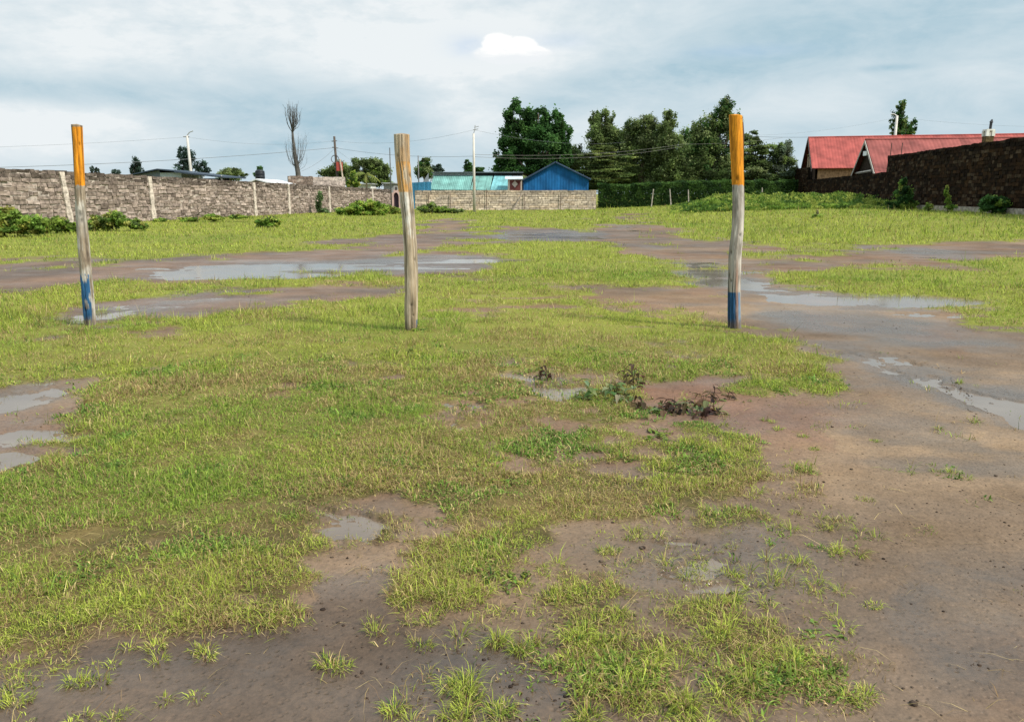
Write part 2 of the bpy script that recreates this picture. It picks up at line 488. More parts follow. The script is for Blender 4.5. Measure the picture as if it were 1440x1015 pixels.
def build_puddles():
    for i, (k, p) in enumerate(WATW.items()):
        c = p.mean(0); lo, hi = p.min(0), p.max(0); pad = .15 * (hi - lo) + np.clip(.12 * np.hypot(*c), .25, 2.5)
        lo, hi = lo - pad, hi + pad
        nx, ny = 130, 130
        gx, gy = np.meshgrid(np.linspace(lo[0], hi[0], nx), np.linspace(lo[1], hi[1], ny))
        x, y = gx.ravel(), gy.ravel()
        near = soft([p], x, y, n=9, amp=.9, spread=2.6) > 0
        z = terrain(x, y) + WATER_LEVEL - .0004 * i
        f = near.reshape(ny, nx)
        f = f | np.roll(f, 1, 0) | np.roll(f, -1, 0) | np.roll(f, 1, 1) | np.roll(f, -1, 1)
        cell = f[:-1, :-1] & f[1:, :-1] & f[:-1, 1:] & f[1:, 1:]
        jj, ii = np.nonzero(cell)
        if not len(jj): continue
        q = np.stack([jj * nx + ii, jj * nx + ii + 1, (jj + 1) * nx + ii + 1, (jj + 1) * nx + ii], 1)
        used, inv = np.unique(q, return_inverse=True)
        me = np_mesh('puddle', np.stack([x, y, z], 1)[used], inv.reshape(-1, 4))
        tag(link('puddle', me, M_WATER), 'shallow rain puddle lying on the muddy field', 'puddle', 'rain puddles on the field', 'structure')


build_puddles()

# ------------------------------------------------------------------ grass
GREEN, YELLOW, STRAW, BROWN, DEEP = (.185, .295, .045), (.355, .395, .065), (.50, .40, .18), (.20, .115, .055), (.05, .105, .022)


def _spot(px, py, sx, sy, k):
    a, b_ = gp(px, py)
    return (a, b_, sx, sy, k)


BROWN_SPOTS = [_spot(90, 600, 1.0, .8, .8), _spot(60, 700, .5, .4, .8), _spot(180, 560, .9, .7, .6), _spot(240, 505, 1.6, .5, .6), _spot(540, 520, .8, .4, .6), _spot(760, 490, 1.6, .4, .6), _spot(1000, 500, .8, .5, .5),
               _spot(760, 690, .6, .4, .6), _spot(950, 640, .7, .5, .7), _spot(560, 690, .5, .3, .5), _spot(60, 480, 1.5, .3, .4), _spot(700, 405, 6, .8, .4), _spot(1150, 690, .5, .4, .6), _spot(380, 640, .3, .25, .5)]


def build_grass():
    V, Q, T, C = [], [], [], []
    base = 0

    def scatter(n, r0, r1, blades, wid, seg5, tussock=False, extra=None, straw=False):
        nonlocal base
        g = rng
        n = int(n * 1.14)
        r = np.exp(g.uniform(math.log(r0), math.log(r1), n)); th = g.uniform(-math.radians(43), math.radians(43), n)
        x, y = r * np.sin(th), r * np.cos(th)
        if extra is not None:
            x, y, hx = extra; r = np.hypot(x, y); n = len(x)
        mud, wat, wet, tus = masks(x, y)
        n_open = fbm(x / .5, y / .5, 41, 4); n_hue = fbm(x / 1.3, y / 1.3, 42, 4); n_big = fbm(x / 5.5, y / 3.0, 43, 3)
        n_dead = fbm(x / .8, y / .8, 44, 5); n_hgt = fbm(x / .3, y / .3, 47, 3); n_fine = fbm(x / .10, y / .10, 48, 3)
        rim = np.clip((fbm(x / .3, y / .3, 46, 3) - .60) * 6, 0, 1) * (r < 9)
        if tussock:
            clus = np.clip((fbm(x / .3, y / .3, 45, 3) - .44) * 5, 0, 1)
            cover = np.where(tus > .5, .22 * clus, .06 * clus)
            cover = np.where((mud > .5) & (tus <= .5), .07 * rim, cover)
            cover = np.where(pip(MUDW['bottom_left'], x, y), .02 * rim, cover)
        else:
            cover = np.clip(1.05 - 3.4 * np.clip(.47 - n_open, 0, 1), .12, 1) * np.clip(.40 + 1.9 * (n_fine - .27), .12, 1)
            cover = cover * np.clip(1 - 1.1 * mud, 0, 1) + .04 * rim * mud + .04 * (tus > .5) * mud
            small = np.zeros(n, bool)
            for k in ('pud_a', 'pud_b', 'pud_c', 'pud_d', 'pud_e', 'pud_f', 'pud_g'):
                small |= pip(MUDW[k], x, y)
            cover = np.where(small, np.maximum(cover, .2), cover)
        keep = g.random(n) < cover
        if extra is not None: keep = np.ones(n, bool)
        if straw: keep = (g.random(n) < .05 + .7 * (mud < .5)) & (wat < .2)
        x, y, r, mud, wat, tus, n_hue, n_big, n_dead, n_open, n_hgt = [a[keep] for a in (x, y, r, mud, wat, tus, n_hue, n_big, n_dead, n_open, n_hgt)]
        m = len(x)
        z = relief(x, y, mud, wat)
        far_h = lerp(.85, 2.1, np.clip((r - 4) / 15, 0, 1))
        hgt = np.clip(.010 + .075 * (n_hgt - .15), .014, .08) * far_h
        strip = (y > 9.3) & (y < 11.3) & (x < -.3)
        hgt = np.where(strip, hgt * 1.5, hgt)
        hgt = np.where((y > 26) & (x > 5), hgt * 1.9, hgt)
        hgt = np.where((y > 30) & (x <= 5), hgt * 1.3, hgt)
        if tussock: hgt = g.uniform(.03, .065, m) if extra is None else hx
        if straw: hgt = g.uniform(.05, .13, m)
        clv = (fbm(x / .38, y / .34, 49, 4) + .16 * (g.random(m) - .5) > .66) & (not tussock) & (not straw) & (r < 9)
        hgt = np.where(clv, np.minimum(hgt, .03), hgt)
        # tint of each tuft
        c = mixc(YELLOW, GREEN, np.clip((n_hue - .42) * 3.2, 0, .85))
        c = mixc(c, np.broadcast_to((.17, .24, .03), c.shape), g.random(m) * .6)
        c = np.where(clv[:, None], np.array((.125, .225, .04)), c)
        farw = np.clip((r - 8) / 12, 0, 1)
        c = mixc(c, np.broadcast_to(YELLOW, c.shape), np.clip((n_big - .35) * 2.4, 0, 1) * (.30 + .5 * farw))
        dead = np.clip((n_dead - .43) * 4.6, 0, 1) * (1 - .85 * farw)
        brown = np.zeros(len(x))
        for (cx_, cy_, sx_, sy_, k_) in BROWN_SPOTS: brown = np.maximum(brown, k_ * np.exp(-((x - cx_) / sx_) ** 2 - ((y - cy_) / sy_) ** 2))
        dead = np.clip(dead + brown * (.35 + 1.3 * (n_dead - .3)), 0, 1)
        dead = np.maximum(dead, np.clip((.42 - n_open) * 5, 0, .85) * (1 - .5 * farw))
        dead = np.where(tus > .5, np.maximum(dead, .42), dead)
        if tussock: dead = dead * .35
        if straw: dead = np.full(m, 2.0)
        dead = np.where(clv, dead * .4, dead)
        B = blades; N = m * B
        ii = np.repeat(np.arange(m), B)
        az = g.uniform(0, 2 * math.pi, N)
        if tussock:
            lean = g.uniform(.40, 1.40, N) ** .8; spread = .028 * np.sqrt(g.random(N)); a2 = az + g.normal(0, .4, N)
        else:
            lean = np.abs(g.normal(.95, .45, N)); spread = .034 * np.sqrt(g.random(N)) * np.clip(r[ii] / 5, 1, 4); a2 = az + g.normal(0, 1.2, N)
            lean = lean * lerp(1.0, .55, farw[ii])
        if straw: lean = g.uniform(1.5, 1.9, N)
        bx = x[ii] + np.cos(az) * spread; by = y[ii] + np.sin(az) * spread; bz = z[ii] - .003
        h = hgt[ii] * g.lognormal(0, .38, N)
        long_ = g.random(N) < (.004 if not tussock else .012)
        h = np.where(long_, np.minimum(h * 3.2, .30), h)
        w = np.maximum(wid, .00062 * r[ii]) * g.uniform(.65, 1.35, N) * np.where(long_, .45, 1) * np.where(clv[ii], 2.4, 1)
        side = a2 + math.pi / 2 + g.normal(0, .5, N)
        sx, sy = np.cos(side) * w / 2, np.sin(side) * w / 2
        dx, dy = np.cos(a2), np.sin(a2)
        l1 = np.clip(lean, 0, 1.9) * .75
        l2 = np.clip(lean * 1.9, 0, 1.8)
        isd = (g.random(N) < (.12 - .07 * farw[ii] + .58 * dead[ii])) | (long_ & (g.random(N) < .7))
        cb = c[ii].copy()
        deadc = mixc(STRAW, BROWN, np.clip(g.random(N) ** .9, 0, 1))
        cb = np.where(isd[:, None], deadc, cb)
        dk = (g.random(N) < .12) & ~isd
        cb = np.where(dk[:, None], np.array(DEEP), cb)
        cb = cb * (g.uniform(.6, 1.4, N) * g.uniform(.75, 1.25, m)[ii])[:, None]
        mx, my, mz = bx + dx * h * .5 * np.sin(l1), by + dy * h * .5 * np.sin(l1), bz + h * .5 * np.cos(l1)
        tx, ty, tz = mx + dx * h * .5 * np.sin(l2), my + dy * h * .5 * np.sin(l2), mz + h * .5 * np.cos(l2)
        tz = np.maximum(tz, bz + .004); mz = np.maximum(mz, bz + .004)
        if seg5:
            P = np.stack([np.stack([bx - sx, by - sy, bz], 1), np.stack([bx + sx, by + sy, bz], 1),
                          np.stack([mx - sx * .85, my - sy * .85, mz], 1), np.stack([mx + sx * .85, my + sy * .85, mz], 1),
                          np.stack([tx, ty, tz], 1)], 1)
            k = base + np.arange(N)[:, None] * 5
            Q.append(k + np.array([[0, 1, 3, 2]])); T.append(k + np.array([[2, 3, 4]]))
            nv = 5
        else:
            P = np.stack([np.stack([bx - sx, by - sy, bz], 1), np.stack([bx + sx, by + sy, bz], 1), np.stack([tx, ty, tz], 1)], 1)
            T.append(base + np.arange(N)[:, None] * 3 + np.array([[0, 1, 2]]))
            nv = 3
        V.append(P.reshape(-1, 3)); C.append(np.repeat(cb, nv, 0)); base += N * nv

    scatter(36000, 1.75, 4.2, 10, .0026, True)
    scatter(64000, 4.2, 8.0, 8, .0034, True)
    scatter(60000, 8.0, 17.0, 7, .005, False)
    scatter(64000, 17.0, 95.0, 5, .009, False)
    scatter(6500, 1.75, 9.0, 34, .0028, True, tussock=True)
    scatter(9000, 1.75, 9.0, 2, .0019, True, straw=True)
    spots = [(640, 962, .13), (655, 975, .11), (475, 932, .09), (700, 905, .09), (725, 915, .08), (830, 897, .10), (850, 905, .09), (870, 862, .07), (1035, 842, .11), (1018, 885, .11), (1005, 892, .08), (1060, 958, .12), (1045, 970, .11), (1120, 926, .09),
             (1100, 935, .08), (960, 990, .12), (975, 1000, .1), (930, 925, .1), (905, 940, .09), (890, 985, .1), (270, 972, .045), (108, 958, .06), (120, 955, .06), (45, 952, .05), (160, 998, .05), (105, 1008, .045), (8, 985, .07), (20, 975, .06), (186, 906, .06), (226, 912, .06),
             (284, 912, .07), (145, 932, .04), (600, 902, .06), (585, 872, .06), (610, 868, .06), (560, 1000, .08), (640, 1005, .1), (700, 1000, .08), (820, 1005, .1), (1180, 770, .07), (1112, 785, .04), (1018, 768, .04), (980, 780, .04), (1022, 806, .04), (1200, 975, .07), (1215, 965, .06), (1165, 955, .06),
             (890, 755, .06), (860, 770, .07), (770, 800, .06), (740, 815, .06), (1140, 900, .05), (1225, 850, .04), (1075, 590, .05), (1095, 600, .05), (1240, 618, .05), (1150, 630, .04), (1130, 610, .05), (1205, 700, .04)]
    ex = []
    for (a_, b_, h_) in spots:
        qx, qy = gp(a_, b_)
        for _ in range(2 if h_ < .07 else 4): ex.append((qx + rng.normal(0, .025), qy + rng.normal(0, .02), h_ * rng.uniform(.6, 1)))
    ex = np.array(ex)
    scatter(len(ex), 1.75, 9.0, 40, .0029, True, tussock=True, extra=(ex[:, 0], ex[:, 1], ex[:, 2] * .62))
    me = np_mesh('grass', np.concatenate(V), np.concatenate(Q), np.concatenate(T), vcol=np.concatenate(C))
    o = link('grass', me, M_GRASS)
    tag(o, 'short patchy green and straw coloured grass on the wet field', 'grass', kind='stuff')


build_grass()

# ------------------------------------------------------------------ goal posts
ORANGE, BLUEP, WHITEW, WOOD, WOODD = (.62, .235, .012), (.02, .092, .20), (.44, .405, .35), (.24, .19, .135), (.12, .085, .06)


def goal_post(label, Y, prof, paint, seed):
    """prof: (py, left px, right px) down the post; paint(u, t, n) gives the colours."""
    root = empty('goal_post', (at((prof[-1][1] + prof[-1][2]) / 2, prof[-1][0], Y).x, Y, 0), label, 'post', 'painted wooden goal posts')
    rows, sides = 240, 56
    pys = np.array([p[0] for p in prof], float)
    cen = np.array([[(p[1] + p[2]) / 2] for p in prof])[:, 0]; wd = np.array([p[2] - p[1] for p in prof], float)
    zs = [at(c, py, Y).z for c, py in zip(cen, pys)]
    xs = [at(c, py, Y).x for c, py in zip(cen, pys)]
    dist = [ (at(c, py, Y) - Vector((0, 0, CAMH))).dot(Vector((0, CP, -SP))) for c, py in zip(cen, pys)]
    rs = [w / 2 * d / FPX for w, d in zip(wd, dist)]
    s = np.linspace(0, 1, rows)
    py = lerp(pys[0], pys[-1], s)
    X = np.interp(py, pys, xs); Z = np.interp(py, pys, zs); Rr = np.interp(py, pys, rs)
    Z[-1] -= .25
    ker = np.ones(15) / 15
    Xs = np.convolve(np.pad(X, 7, 'edge'), ker, 'valid'); X = np.where((s > .04) & (s < .96), Xs, X)
    th = np.linspace(0, 2 * math.pi, sides, endpoint=False)
    S, TH = np.meshgrid(s, th, indexing='ij')
    PY = lerp(pys[0], pys[-1], S)
    zz = np.repeat(Z[:, None], sides, 1)
    u = TH / (2 * math.pi)          # 0 = +x side, .75 = camera side
    rk = random.Random(seed); knot = np.zeros(S.shape)
    for _ in range(16):
        t0, s0, sz = rk.uniform(0, 6.28), rk.random(), rk.uniform(.012, .03)
        dth = (TH - t0 + math.pi) % (2 * math.pi) - math.pi
        knot = np.maximum(knot, np.exp(-(dth * .085 / sz) ** 2 - ((S - s0) * 2.6 / (sz * 1.5)) ** 2))
    for _ in range(7):
        t0, s0, ln = rk.uniform(3.4, 6.0), rk.random(), rk.uniform(.15, .45)
        dth = (TH - t0 - .5 * (fbm(S * 9, S * 0 + t0, seed, 2) - .5) + math.pi) % (2 * math.pi) - math.pi
        knot = np.maximum(knot, .8 * np.exp(-(dth / .05) ** 2) * np.clip((ln / 2 - np.abs(S - s0)) * 20, 0, 1))
    lump = fbm(np.cos(TH) * 1.2 + seed, zz * 1.3 + np.sin(TH) * 1.2, seed, 3) - .5
    crack = vnoise(u * 26 + .5 * fbm(zz * 2, u * 8, seed + 3, 2), zz * .9, seed + 1)
    crack = np.clip((crack - .68) * 6, 0, 1)
    rr = Rr[:, None] * (1 + .14 * lump) - .010 * crack - .012 * knot
    ztop = zz + np.where(S < .002, .006 * np.cos(TH * 1 + seed), 0)
    V = np.stack([X[:, None] + rr * np.cos(TH), Y + rr * np.sin(TH), ztop], -1).reshape(-1, 3)
    grain = fbm(u * 30, zz * 1.1, seed + 5, 3)
    blot = fbm(u * 5 + seed, zz * 5, seed + 7, 4)
    c = paint(u, PY, TH, grain, blot)
    c = mixc(c, full((.13, .09, .06), PY.shape), np.clip((PY - (pys[-1] - 16 - 16 * (blot - .5))) / 14, 0, .75))
    c = c * (1 - .65 * knot)[..., None]
    c = c * (1 - (.35 if seed == 17 else .62) * crack)[..., None] * (.8 + .4 * grain)[..., None]
    i = np.arange(rows - 1)[:, None]; j = np.arange(sides)[None, :]; j2 = (j + 1) % sides
    q = np.stack([np.broadcast_to(i * sides + j, (rows - 1, sides)), np.broadcast_to((i + 1) * sides + j, (rows - 1, sides)), (i + 1) * sides + j2, i * sides + j2], -1).reshape(-1, 4)[:, ::-1]
    n0 = len(V)
    topc = np.array([X[0], Y, Z[0] + .012])
    V = np.vstack([V, topc]); cc = np.vstack([c.reshape(-1, 3), np.array(WOODD)])
    tris = np.array([[n0, (k + 1) % sides, k] for k in range(sides)])[:, ::-1]
    me = np_mesh('shaft', V, q[:, ::-1], tris, vcol=cc, smooth=True)
    link('shaft', me, M_TIMBER, root)
    return root, (X, Y, Z, Rr)


def band(v, a, b, soft=2.0):
    return np.clip((v - a) / soft, 0, 1) * np.clip((b - v) / soft, 0, 1)


def full(c, shape):
    return np.broadcast_to(np.array(c), shape + (3,))


def paint_left(u, PY, TH, grain, blot):
    sh = u.shape
    ragged = PY + (blot - .5) * 8
    c = mixc(full(WOOD, sh), full(WHITEW, sh), np.clip((blot - .42 + .2 * (grain - .5)) * 6, 0, 1))
    c = mixc(c, full(WOODD, sh), np.clip((.36 - blot) * 7, 0, .8))
    c = mixc(c, full(WOOD, sh), np.clip((PY - 300) / 20, 0, 1) * np.clip((345 - PY) / 15, 0, 1) * .6)
    bare = (np.cos(TH) < -.74 + .25 * (blot - .5))
    om = (ragged < 261) & ~bare & (PY > 179)
    c = np.where(om[..., None], np.array(ORANGE) * (1 + .5 * (grain - .5))[..., None], c)
    c = np.where(((ragged < 261) & ~om)[..., None], np.array((.27, .2, .13)), c)
    bl = band(PY + (grain - .5) * 14, 386, 450) * np.clip((.67 - fbm(u * 16, PY / 13., 55, 4)) * 9, 0, 1) * (np.cos(TH) < .8)
    return mixc(c, full(BLUEP, sh), bl)


def paint_mid(u, PY, TH, grain, blot):
    sh = u.shape
    c = mixc(full((.27, .205, .135), sh), full((.45, .375, .275), sh), np.clip((grain - .3) * 2, 0, 1))
    c = mixc(c, full((.55, .52, .46), sh), np.clip((blot + .6 * (grain - .5) - .53) * 5, 0, 1) * band(PY, 262, 400, 15))
    om = np.clip((blot + .5 * (grain - .5) - .46) * 5, 0, 1) * (PY < 270)
    om = np.maximum(om, np.clip((grain + .4 * blot - .55) * 5, 0, 1) * band(PY + (blot - .5) * 20, 225, 268, 8) * (np.cos(TH) < .1))
    c = mixc(c, full((.50, .24, .045), sh), om * np.where(PY < 228, .4, .8))
    c = mixc(c, full((.30, .22, .13), sh), np.clip((.45 - grain) * 4, 0, .7))
    bl = (np.cos(TH) > .8) * (band(PY, 405, 412) + band(PY, 448, 462)) * (blot > .4)
    return mixc(c, full(BLUEP, sh), np.clip(bl, 0, 1))


def paint_right(u, PY, TH, grain, blot):
    sh = u.shape
    ragged = PY + (blot - .5) * 5
    c = mixc(full((.20, .175, .145), sh), full((.40, .365, .315), sh), np.clip((blot + .8 * (grain - .5) - .32) * 3.5, 0, 1))
    c = mixc(c, full((.25, .20, .16), sh), np.clip((grain - .62) * 6, 0, .8) + np.clip((.34 - blot) * 5, 0, .5))
    om = ragged < 261
    c = np.where(om[..., None], np.array(ORANGE) * (1 + .45 * (grain - .5))[..., None] * np.where(blot > .70, .55, 1)[..., None], c)
    # split heartwood showing reddish down the lower front
    strip = np.exp(-((np.cos(TH) - .12 + .15 * (blot - .5)) / .19) ** 2) * (np.sin(TH) < 0) * np.clip((PY - 355) / 30, 0, 1)
    c = mixc(c, full((.26, .115, .06), sh), strip * (.6 + .4 * grain))
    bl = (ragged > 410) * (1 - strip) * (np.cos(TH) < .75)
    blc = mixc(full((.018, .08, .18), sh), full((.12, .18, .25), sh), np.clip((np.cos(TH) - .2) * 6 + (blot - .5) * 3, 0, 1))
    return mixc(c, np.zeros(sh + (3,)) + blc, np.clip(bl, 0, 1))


def gY(py):
    return gp(720, py)[1]


goal_post('slim leaning post with orange top, peeling whitewash and patchy blue foot', gY(457),
          [(176, 101, 115.5), (200, 102.5, 116.5), (235, 104, 118), (262, 105, 119), (300, 107, 121), (350, 110, 125.5), (386, 113, 129), (420, 115.5, 132), (457, 119, 135)], paint_left, 3)
goal_post('thick bare wooden post with faded orange streaks and no blue band', gY(464),
          [(189, 554, 575.5), (215, 555, 576), (250, 558, 578.5), (280, 562, 581.5), (310, 565.5, 584), (350, 568, 587), (400, 569, 588.5), (440, 569, 588), (464, 570, 587)], paint_mid, 17)
post, geo = goal_post('straight post with bright orange top and solid blue foot beside the muddy track', gY(461),
                      [(162, 1025.5, 1044), (200, 1026.5, 1045.5), (250, 1029, 1046.5), (285, 1030, 1047), (320, 1029, 1046), (355, 1025, 1043), (400, 1024, 1041.5), (440, 1023.5, 1042), (461, 1023.5, 1043)], paint_right, 29)
b = MB()
Yp = gY(461)
b.tube([at(1044.5, y, Yp) + Vector((.008 * math.sin(y), .03, 0)) for y in (172, 190, 210, 230, 250, 268)], [.012, .02, .022, .02, .018, .008], (.06, .035, .025), 7)
b.build('bark_strip', M_BARK, post, True)

# ------------------------------------------------------------------ stone walls
def stone_wall(name, label, p0, p1, z0, z1, h0, h1, course, lens, cols, mortar, thick=.25, gap=.02, rough=.03, seed=1, top_dark=None, parent=None, cat='wall', stick=0.0):
    """Rubble courses between two ground points; every stone is a bump on one wall mesh."""
    rd = random.Random(seed)
    p0, p1 = Vector((p0[0], p0[1], 0)), Vector((p1[0], p1[1], 0))
    d = (p1 - p0); Ln = d.length; d.normalize()
    nrm = Vector((d.y, -d.x, 0))
    if nrm.dot(-p0) < 0: nrm = -nrm
    root = parent or empty(name, p0, label, cat)
    m = MB()

    def pt(s, off, z):
        q = p0 + d * s + nrm * off
        return (q.x, q.y, z)

    def hz(s): return lerp(z0, z1, s / Ln)
    def top(s): return hz(s) + lerp(h0, h1, s / Ln)
    ns = max(2, int(Ln / 2))
    for i in range(ns):
        a, bq = Ln * i / ns, Ln * (i + 1) / ns
        ta, tb = top(a) - .06, top(bq) - .06
        m.hexa([pt(a, 0, hz(a) - .3), pt(bq, 0, hz(bq) - .3), pt(bq, -thick, hz(bq) - .3), pt(a, -thick, hz(a) - .3),
                pt(a, 0, ta), pt(bq, 0, tb), pt(bq, -thick, tb), pt(a, -thick, ta)], mortar)
    hmax = max(h0, h1)
    nc = int(hmax / course) + 1
    for k in range(nc):
        s = -rd.random() * lens[0]
        fr0, fr1 = k / nc, (k + 1) / nc
        while s < Ln:
            ln = rd.uniform(*lens)
            a, bq = max(s, 0) + gap * rd.uniform(.3, 1), min(s + ln, Ln) - gap * rd.uniform(.3, 1)
            s += ln
            if bq - a < .06: continue
            jit = lambda: rd.uniform(-rough, rough) * .6
            za0, za1 = hz(a) + (top(a) - hz(a)) * fr0, hz(a) + (top(a) - hz(a)) * fr1
            zb0, zb1 = hz(bq) + (top(bq) - hz(bq)) * fr0, hz(bq) + (top(bq) - hz(bq)) * fr1
            lift = rd.uniform(-.02, .03) if k == nc - 1 else 0
            g2 = gap * rd.uniform(.2, .9)
            off = .012 + rd.uniform(0, rough) + stick
            c = rd.choice(cols); f = rd.uniform(.8, 1.18); c = tuple(v * f for v in c)
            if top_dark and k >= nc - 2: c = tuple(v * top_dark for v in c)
            back = -.1 if k < nc - 1 else -thick - .02
            m.hexa([pt(a, off + jit(), za0 + g2 + jit()), pt(bq, off + jit(), zb0 + g2 + jit()), pt(bq, back, zb0 + g2), pt(a, back, za0 + g2),
                    pt(a, off * .8 + jit(), za1 - g2 + jit() + lift), pt(bq, off * .8 + jit(), zb1 - g2 + jit() + lift), pt(bq, back, zb1 - g2 + lift), pt(a, back, za1 - g2 + lift)], c)
    m.build('masonry', M_STONE, root)
    return root, pt, top, hz, Ln


# pale wall along one touchline
A0 = gp(-330, 337); A1 = gp(551, 294.2)
GREYS = [(.22, .175, .145), (.265, .21, .176), (.185, .146, .12), (.24, .19, .158), (.29, .235, .20), (.15, .118, .098)]
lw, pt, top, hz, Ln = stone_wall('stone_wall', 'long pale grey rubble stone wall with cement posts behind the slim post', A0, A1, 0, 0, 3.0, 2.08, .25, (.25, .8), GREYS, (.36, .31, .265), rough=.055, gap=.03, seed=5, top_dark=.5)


def wall_s(px):
    # distance along the wall seen at that pixel column
    k = (px - CXP) / FPX
    dx, dy = A1[0] - A0[0], A1[1] - A0[1]
    # camera-space: x / (depth) with depth ~ y*CP on the ground plane; use several passes
    lo, hi = 0., 1.
    for _ in range(40):
        m_ = (lo + hi) / 2
        x, y = A0[0] + dx * m_, A0[1] + dy * m_
        v = x / (y * CP + (CAMH - 1.2) * SP)
        if v < k: lo = m_
        else: hi = m_
    return lo * Ln


for px, lean in ((92, -.28), (212, -.10), (357, .0), (405, .03), (462, .0), (523, .0)):
    s = wall_s(px); m = MB()
    w = .17 if px < 300 else .15
    zb, zt = -.1, top(s) - .05
    rr = random.Random(px)
    n = 8
    for i in range(n):
        f0, f1 = i / n, (i + 1) / n
        a0, a1 = lean * (f0 - .5), lean * (f1 - .5)
        j0, j1 = .03 * math.sin(px + i * 2.1), .03 * math.sin(px + (i + 1) * 2.1)
        w0, w1 = w * lerp(1.1, .8, f0) + j0, w * lerp(1.1, .8, f1) + j1
        za, zc = lerp(zb, zt, f0), lerp(zb, zt, f1)
        m.hexa([pt(s + a0 - w0, .14, za), pt(s + a0 + w0, .14, za), pt(s + a0 + w0, .02, za), pt(s + a0 - w0, .02, za),
                pt(s + a1 - w1, .13, zc), pt(s + a1 + w1, .13, zc), pt(s + a1 + w1, .02, zc), pt(s + a1 - w1, .02, zc)], (.45, .39, .33))
    m.build('cement_post', M_STONE, lw)

# tan wall across the far end
F0 = gp(584, 296); F1 = gp(838, 295)
TANS = [(.42, .35, .28), (.47, .39, .30), (.36, .30, .24), (.44, .35, .26)]
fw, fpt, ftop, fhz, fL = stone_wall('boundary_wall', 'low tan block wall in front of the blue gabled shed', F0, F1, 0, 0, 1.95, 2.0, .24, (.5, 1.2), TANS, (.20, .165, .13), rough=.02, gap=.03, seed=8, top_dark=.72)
for px in (602, 632, 683, 737, 790):
    s = (at(px, 280, F0[1]).x - F0[0]) * fL / (F1[0] - F0[0])
    m = MB(); q0, q1 = fpt(s, .16, -.1), fpt(s + .02, .16, 2.15 if px == 683 else 1.7)
    m.tube([q0, q1], .035, (.10, .07, .055), 6)
    m.build('iron_post', M_METAL, fw)
m = MB(); m.tube([fpt((at(720, 290, F0[1]).x - F0[0]), .9, -.1), fpt((at(736, 280, F0[1]).x - F0[0]), .18, 1.55)], .05, (.16, .13, .11), 6)
m.build('brace', M_METAL, fw)

# dark wall on rising ground
DARKS = [(.018, .0095, .005), (.026, .0135, .007), (.013, .0075, .0045), (.036, .019, .009), (.019, .012, .007), (.055, .037, .023)]
XA, XB = at(1440, 273, 45).x, at(1244, 273, 68.6).x
DSL = (XB - XA) / 23.6
def dw(Y): return (XA + DSL * (Y - 45), Y)
D0, D1, D2, D3 = dw(27), dw(68.6), dw(97), dw(106)
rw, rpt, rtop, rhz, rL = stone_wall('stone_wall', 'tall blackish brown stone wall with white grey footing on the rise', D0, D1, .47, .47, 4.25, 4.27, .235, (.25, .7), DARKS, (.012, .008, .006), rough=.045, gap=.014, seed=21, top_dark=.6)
m = MB(); m.hexa([rpt(0, .26, .1), rpt(rL, .26, .1), rpt(rL, .07, .1), rpt(0, .07, .1), rpt(0, .24, .80), rpt(rL, .24, .80), rpt(rL, .07, .80), rpt(0, .07, .80)], (.30, .26, .21))
m.build('footing', M_STONE, rw)
stone_wall('stone_wall', 'lower dark stone wall running on below the gable with the white lamp', dw(68.75), D2, .47, .47, 2.95, 2.75, .235, (.35, .8), DARKS, (.012, .008, .006), rough=.045, gap=.014, seed=22, top_dark=.7)
stone_wall('stone_wall', 'short raised end of dark stone wall where the hedge stops', dw(97.15), D3, .47, .47, 4.25, 4.3, .235, (.35, .8), DARKS, (.016, .012, .009), rough=.07, gap=.018, seed=23)

# wall of pale blocks behind the long wall
q0, q1 = at(406, 264, 80), at(486, 264, 83)
qm = q0.lerp(q1, .42)
bw, *_ = stone_wall('block_wall', 'half brown half pale block wall of a roofless store behind the pale wall', (q0.x, q0.y), (qm.x, qm.y), 0, 0, 3.35, 3.35, .3, (.4, .7), [(.17, .13, .105), (.20, .15, .12)], (.28, .24, .2), seed=31)
m_ = stone_wall('block_wall', None, (qm.x + .02, qm.y), (q1.x, q1.y), 0, 0, 3.3, 3.3, .42, (.45, .9), [(.36, .30, .26), (.42, .36, .31), (.30, .25, .22)], (.55, .50, .45), seed=32, parent=bw)

# ------------------------------------------------------------------ buildings
def corrugate(m, a, b, c, d, n, depth, cols, thick=.04):
    """Sheet a-b (lower edge) c-d (upper edge, c above b), ribs running a->d."""
    a, b, c, d = map(Vector, (a, b, c, d))
    nn = (b - a).cross(d - a).normalized()
    if nn.z < -.01 or (abs(nn.z) < .01 and nn.y > 0): nn = -nn
    for i in range(n):
        for k in range(2):
            t0, t1 = (i + k * .5) / n, (i + (k + 1) * .5) / n
            o0, o1 = (0, depth) if k == 0 else (depth, 0)
            p = [a.lerp(b, t0) + nn * o0, a.lerp(b, t1) + nn * o1, d.lerp(c, t1) + nn * o1, d.lerp(c, t0) + nn * o0]
            m.poly(p, cols[i % len(cols)])
    m.hexa([a - nn * thick, b - nn * thick, c - nn * thick, d - nn * thick, a - nn * .005, b - nn * .005, c - nn * .005, d - nn * .005], cols[0])


def jitcols(c, n, v, seed):
    r = random.Random(seed)
    return [tuple(x * f for x in c) for f in [r.uniform(1 - v, 1 + v) for _ in range(n)]]


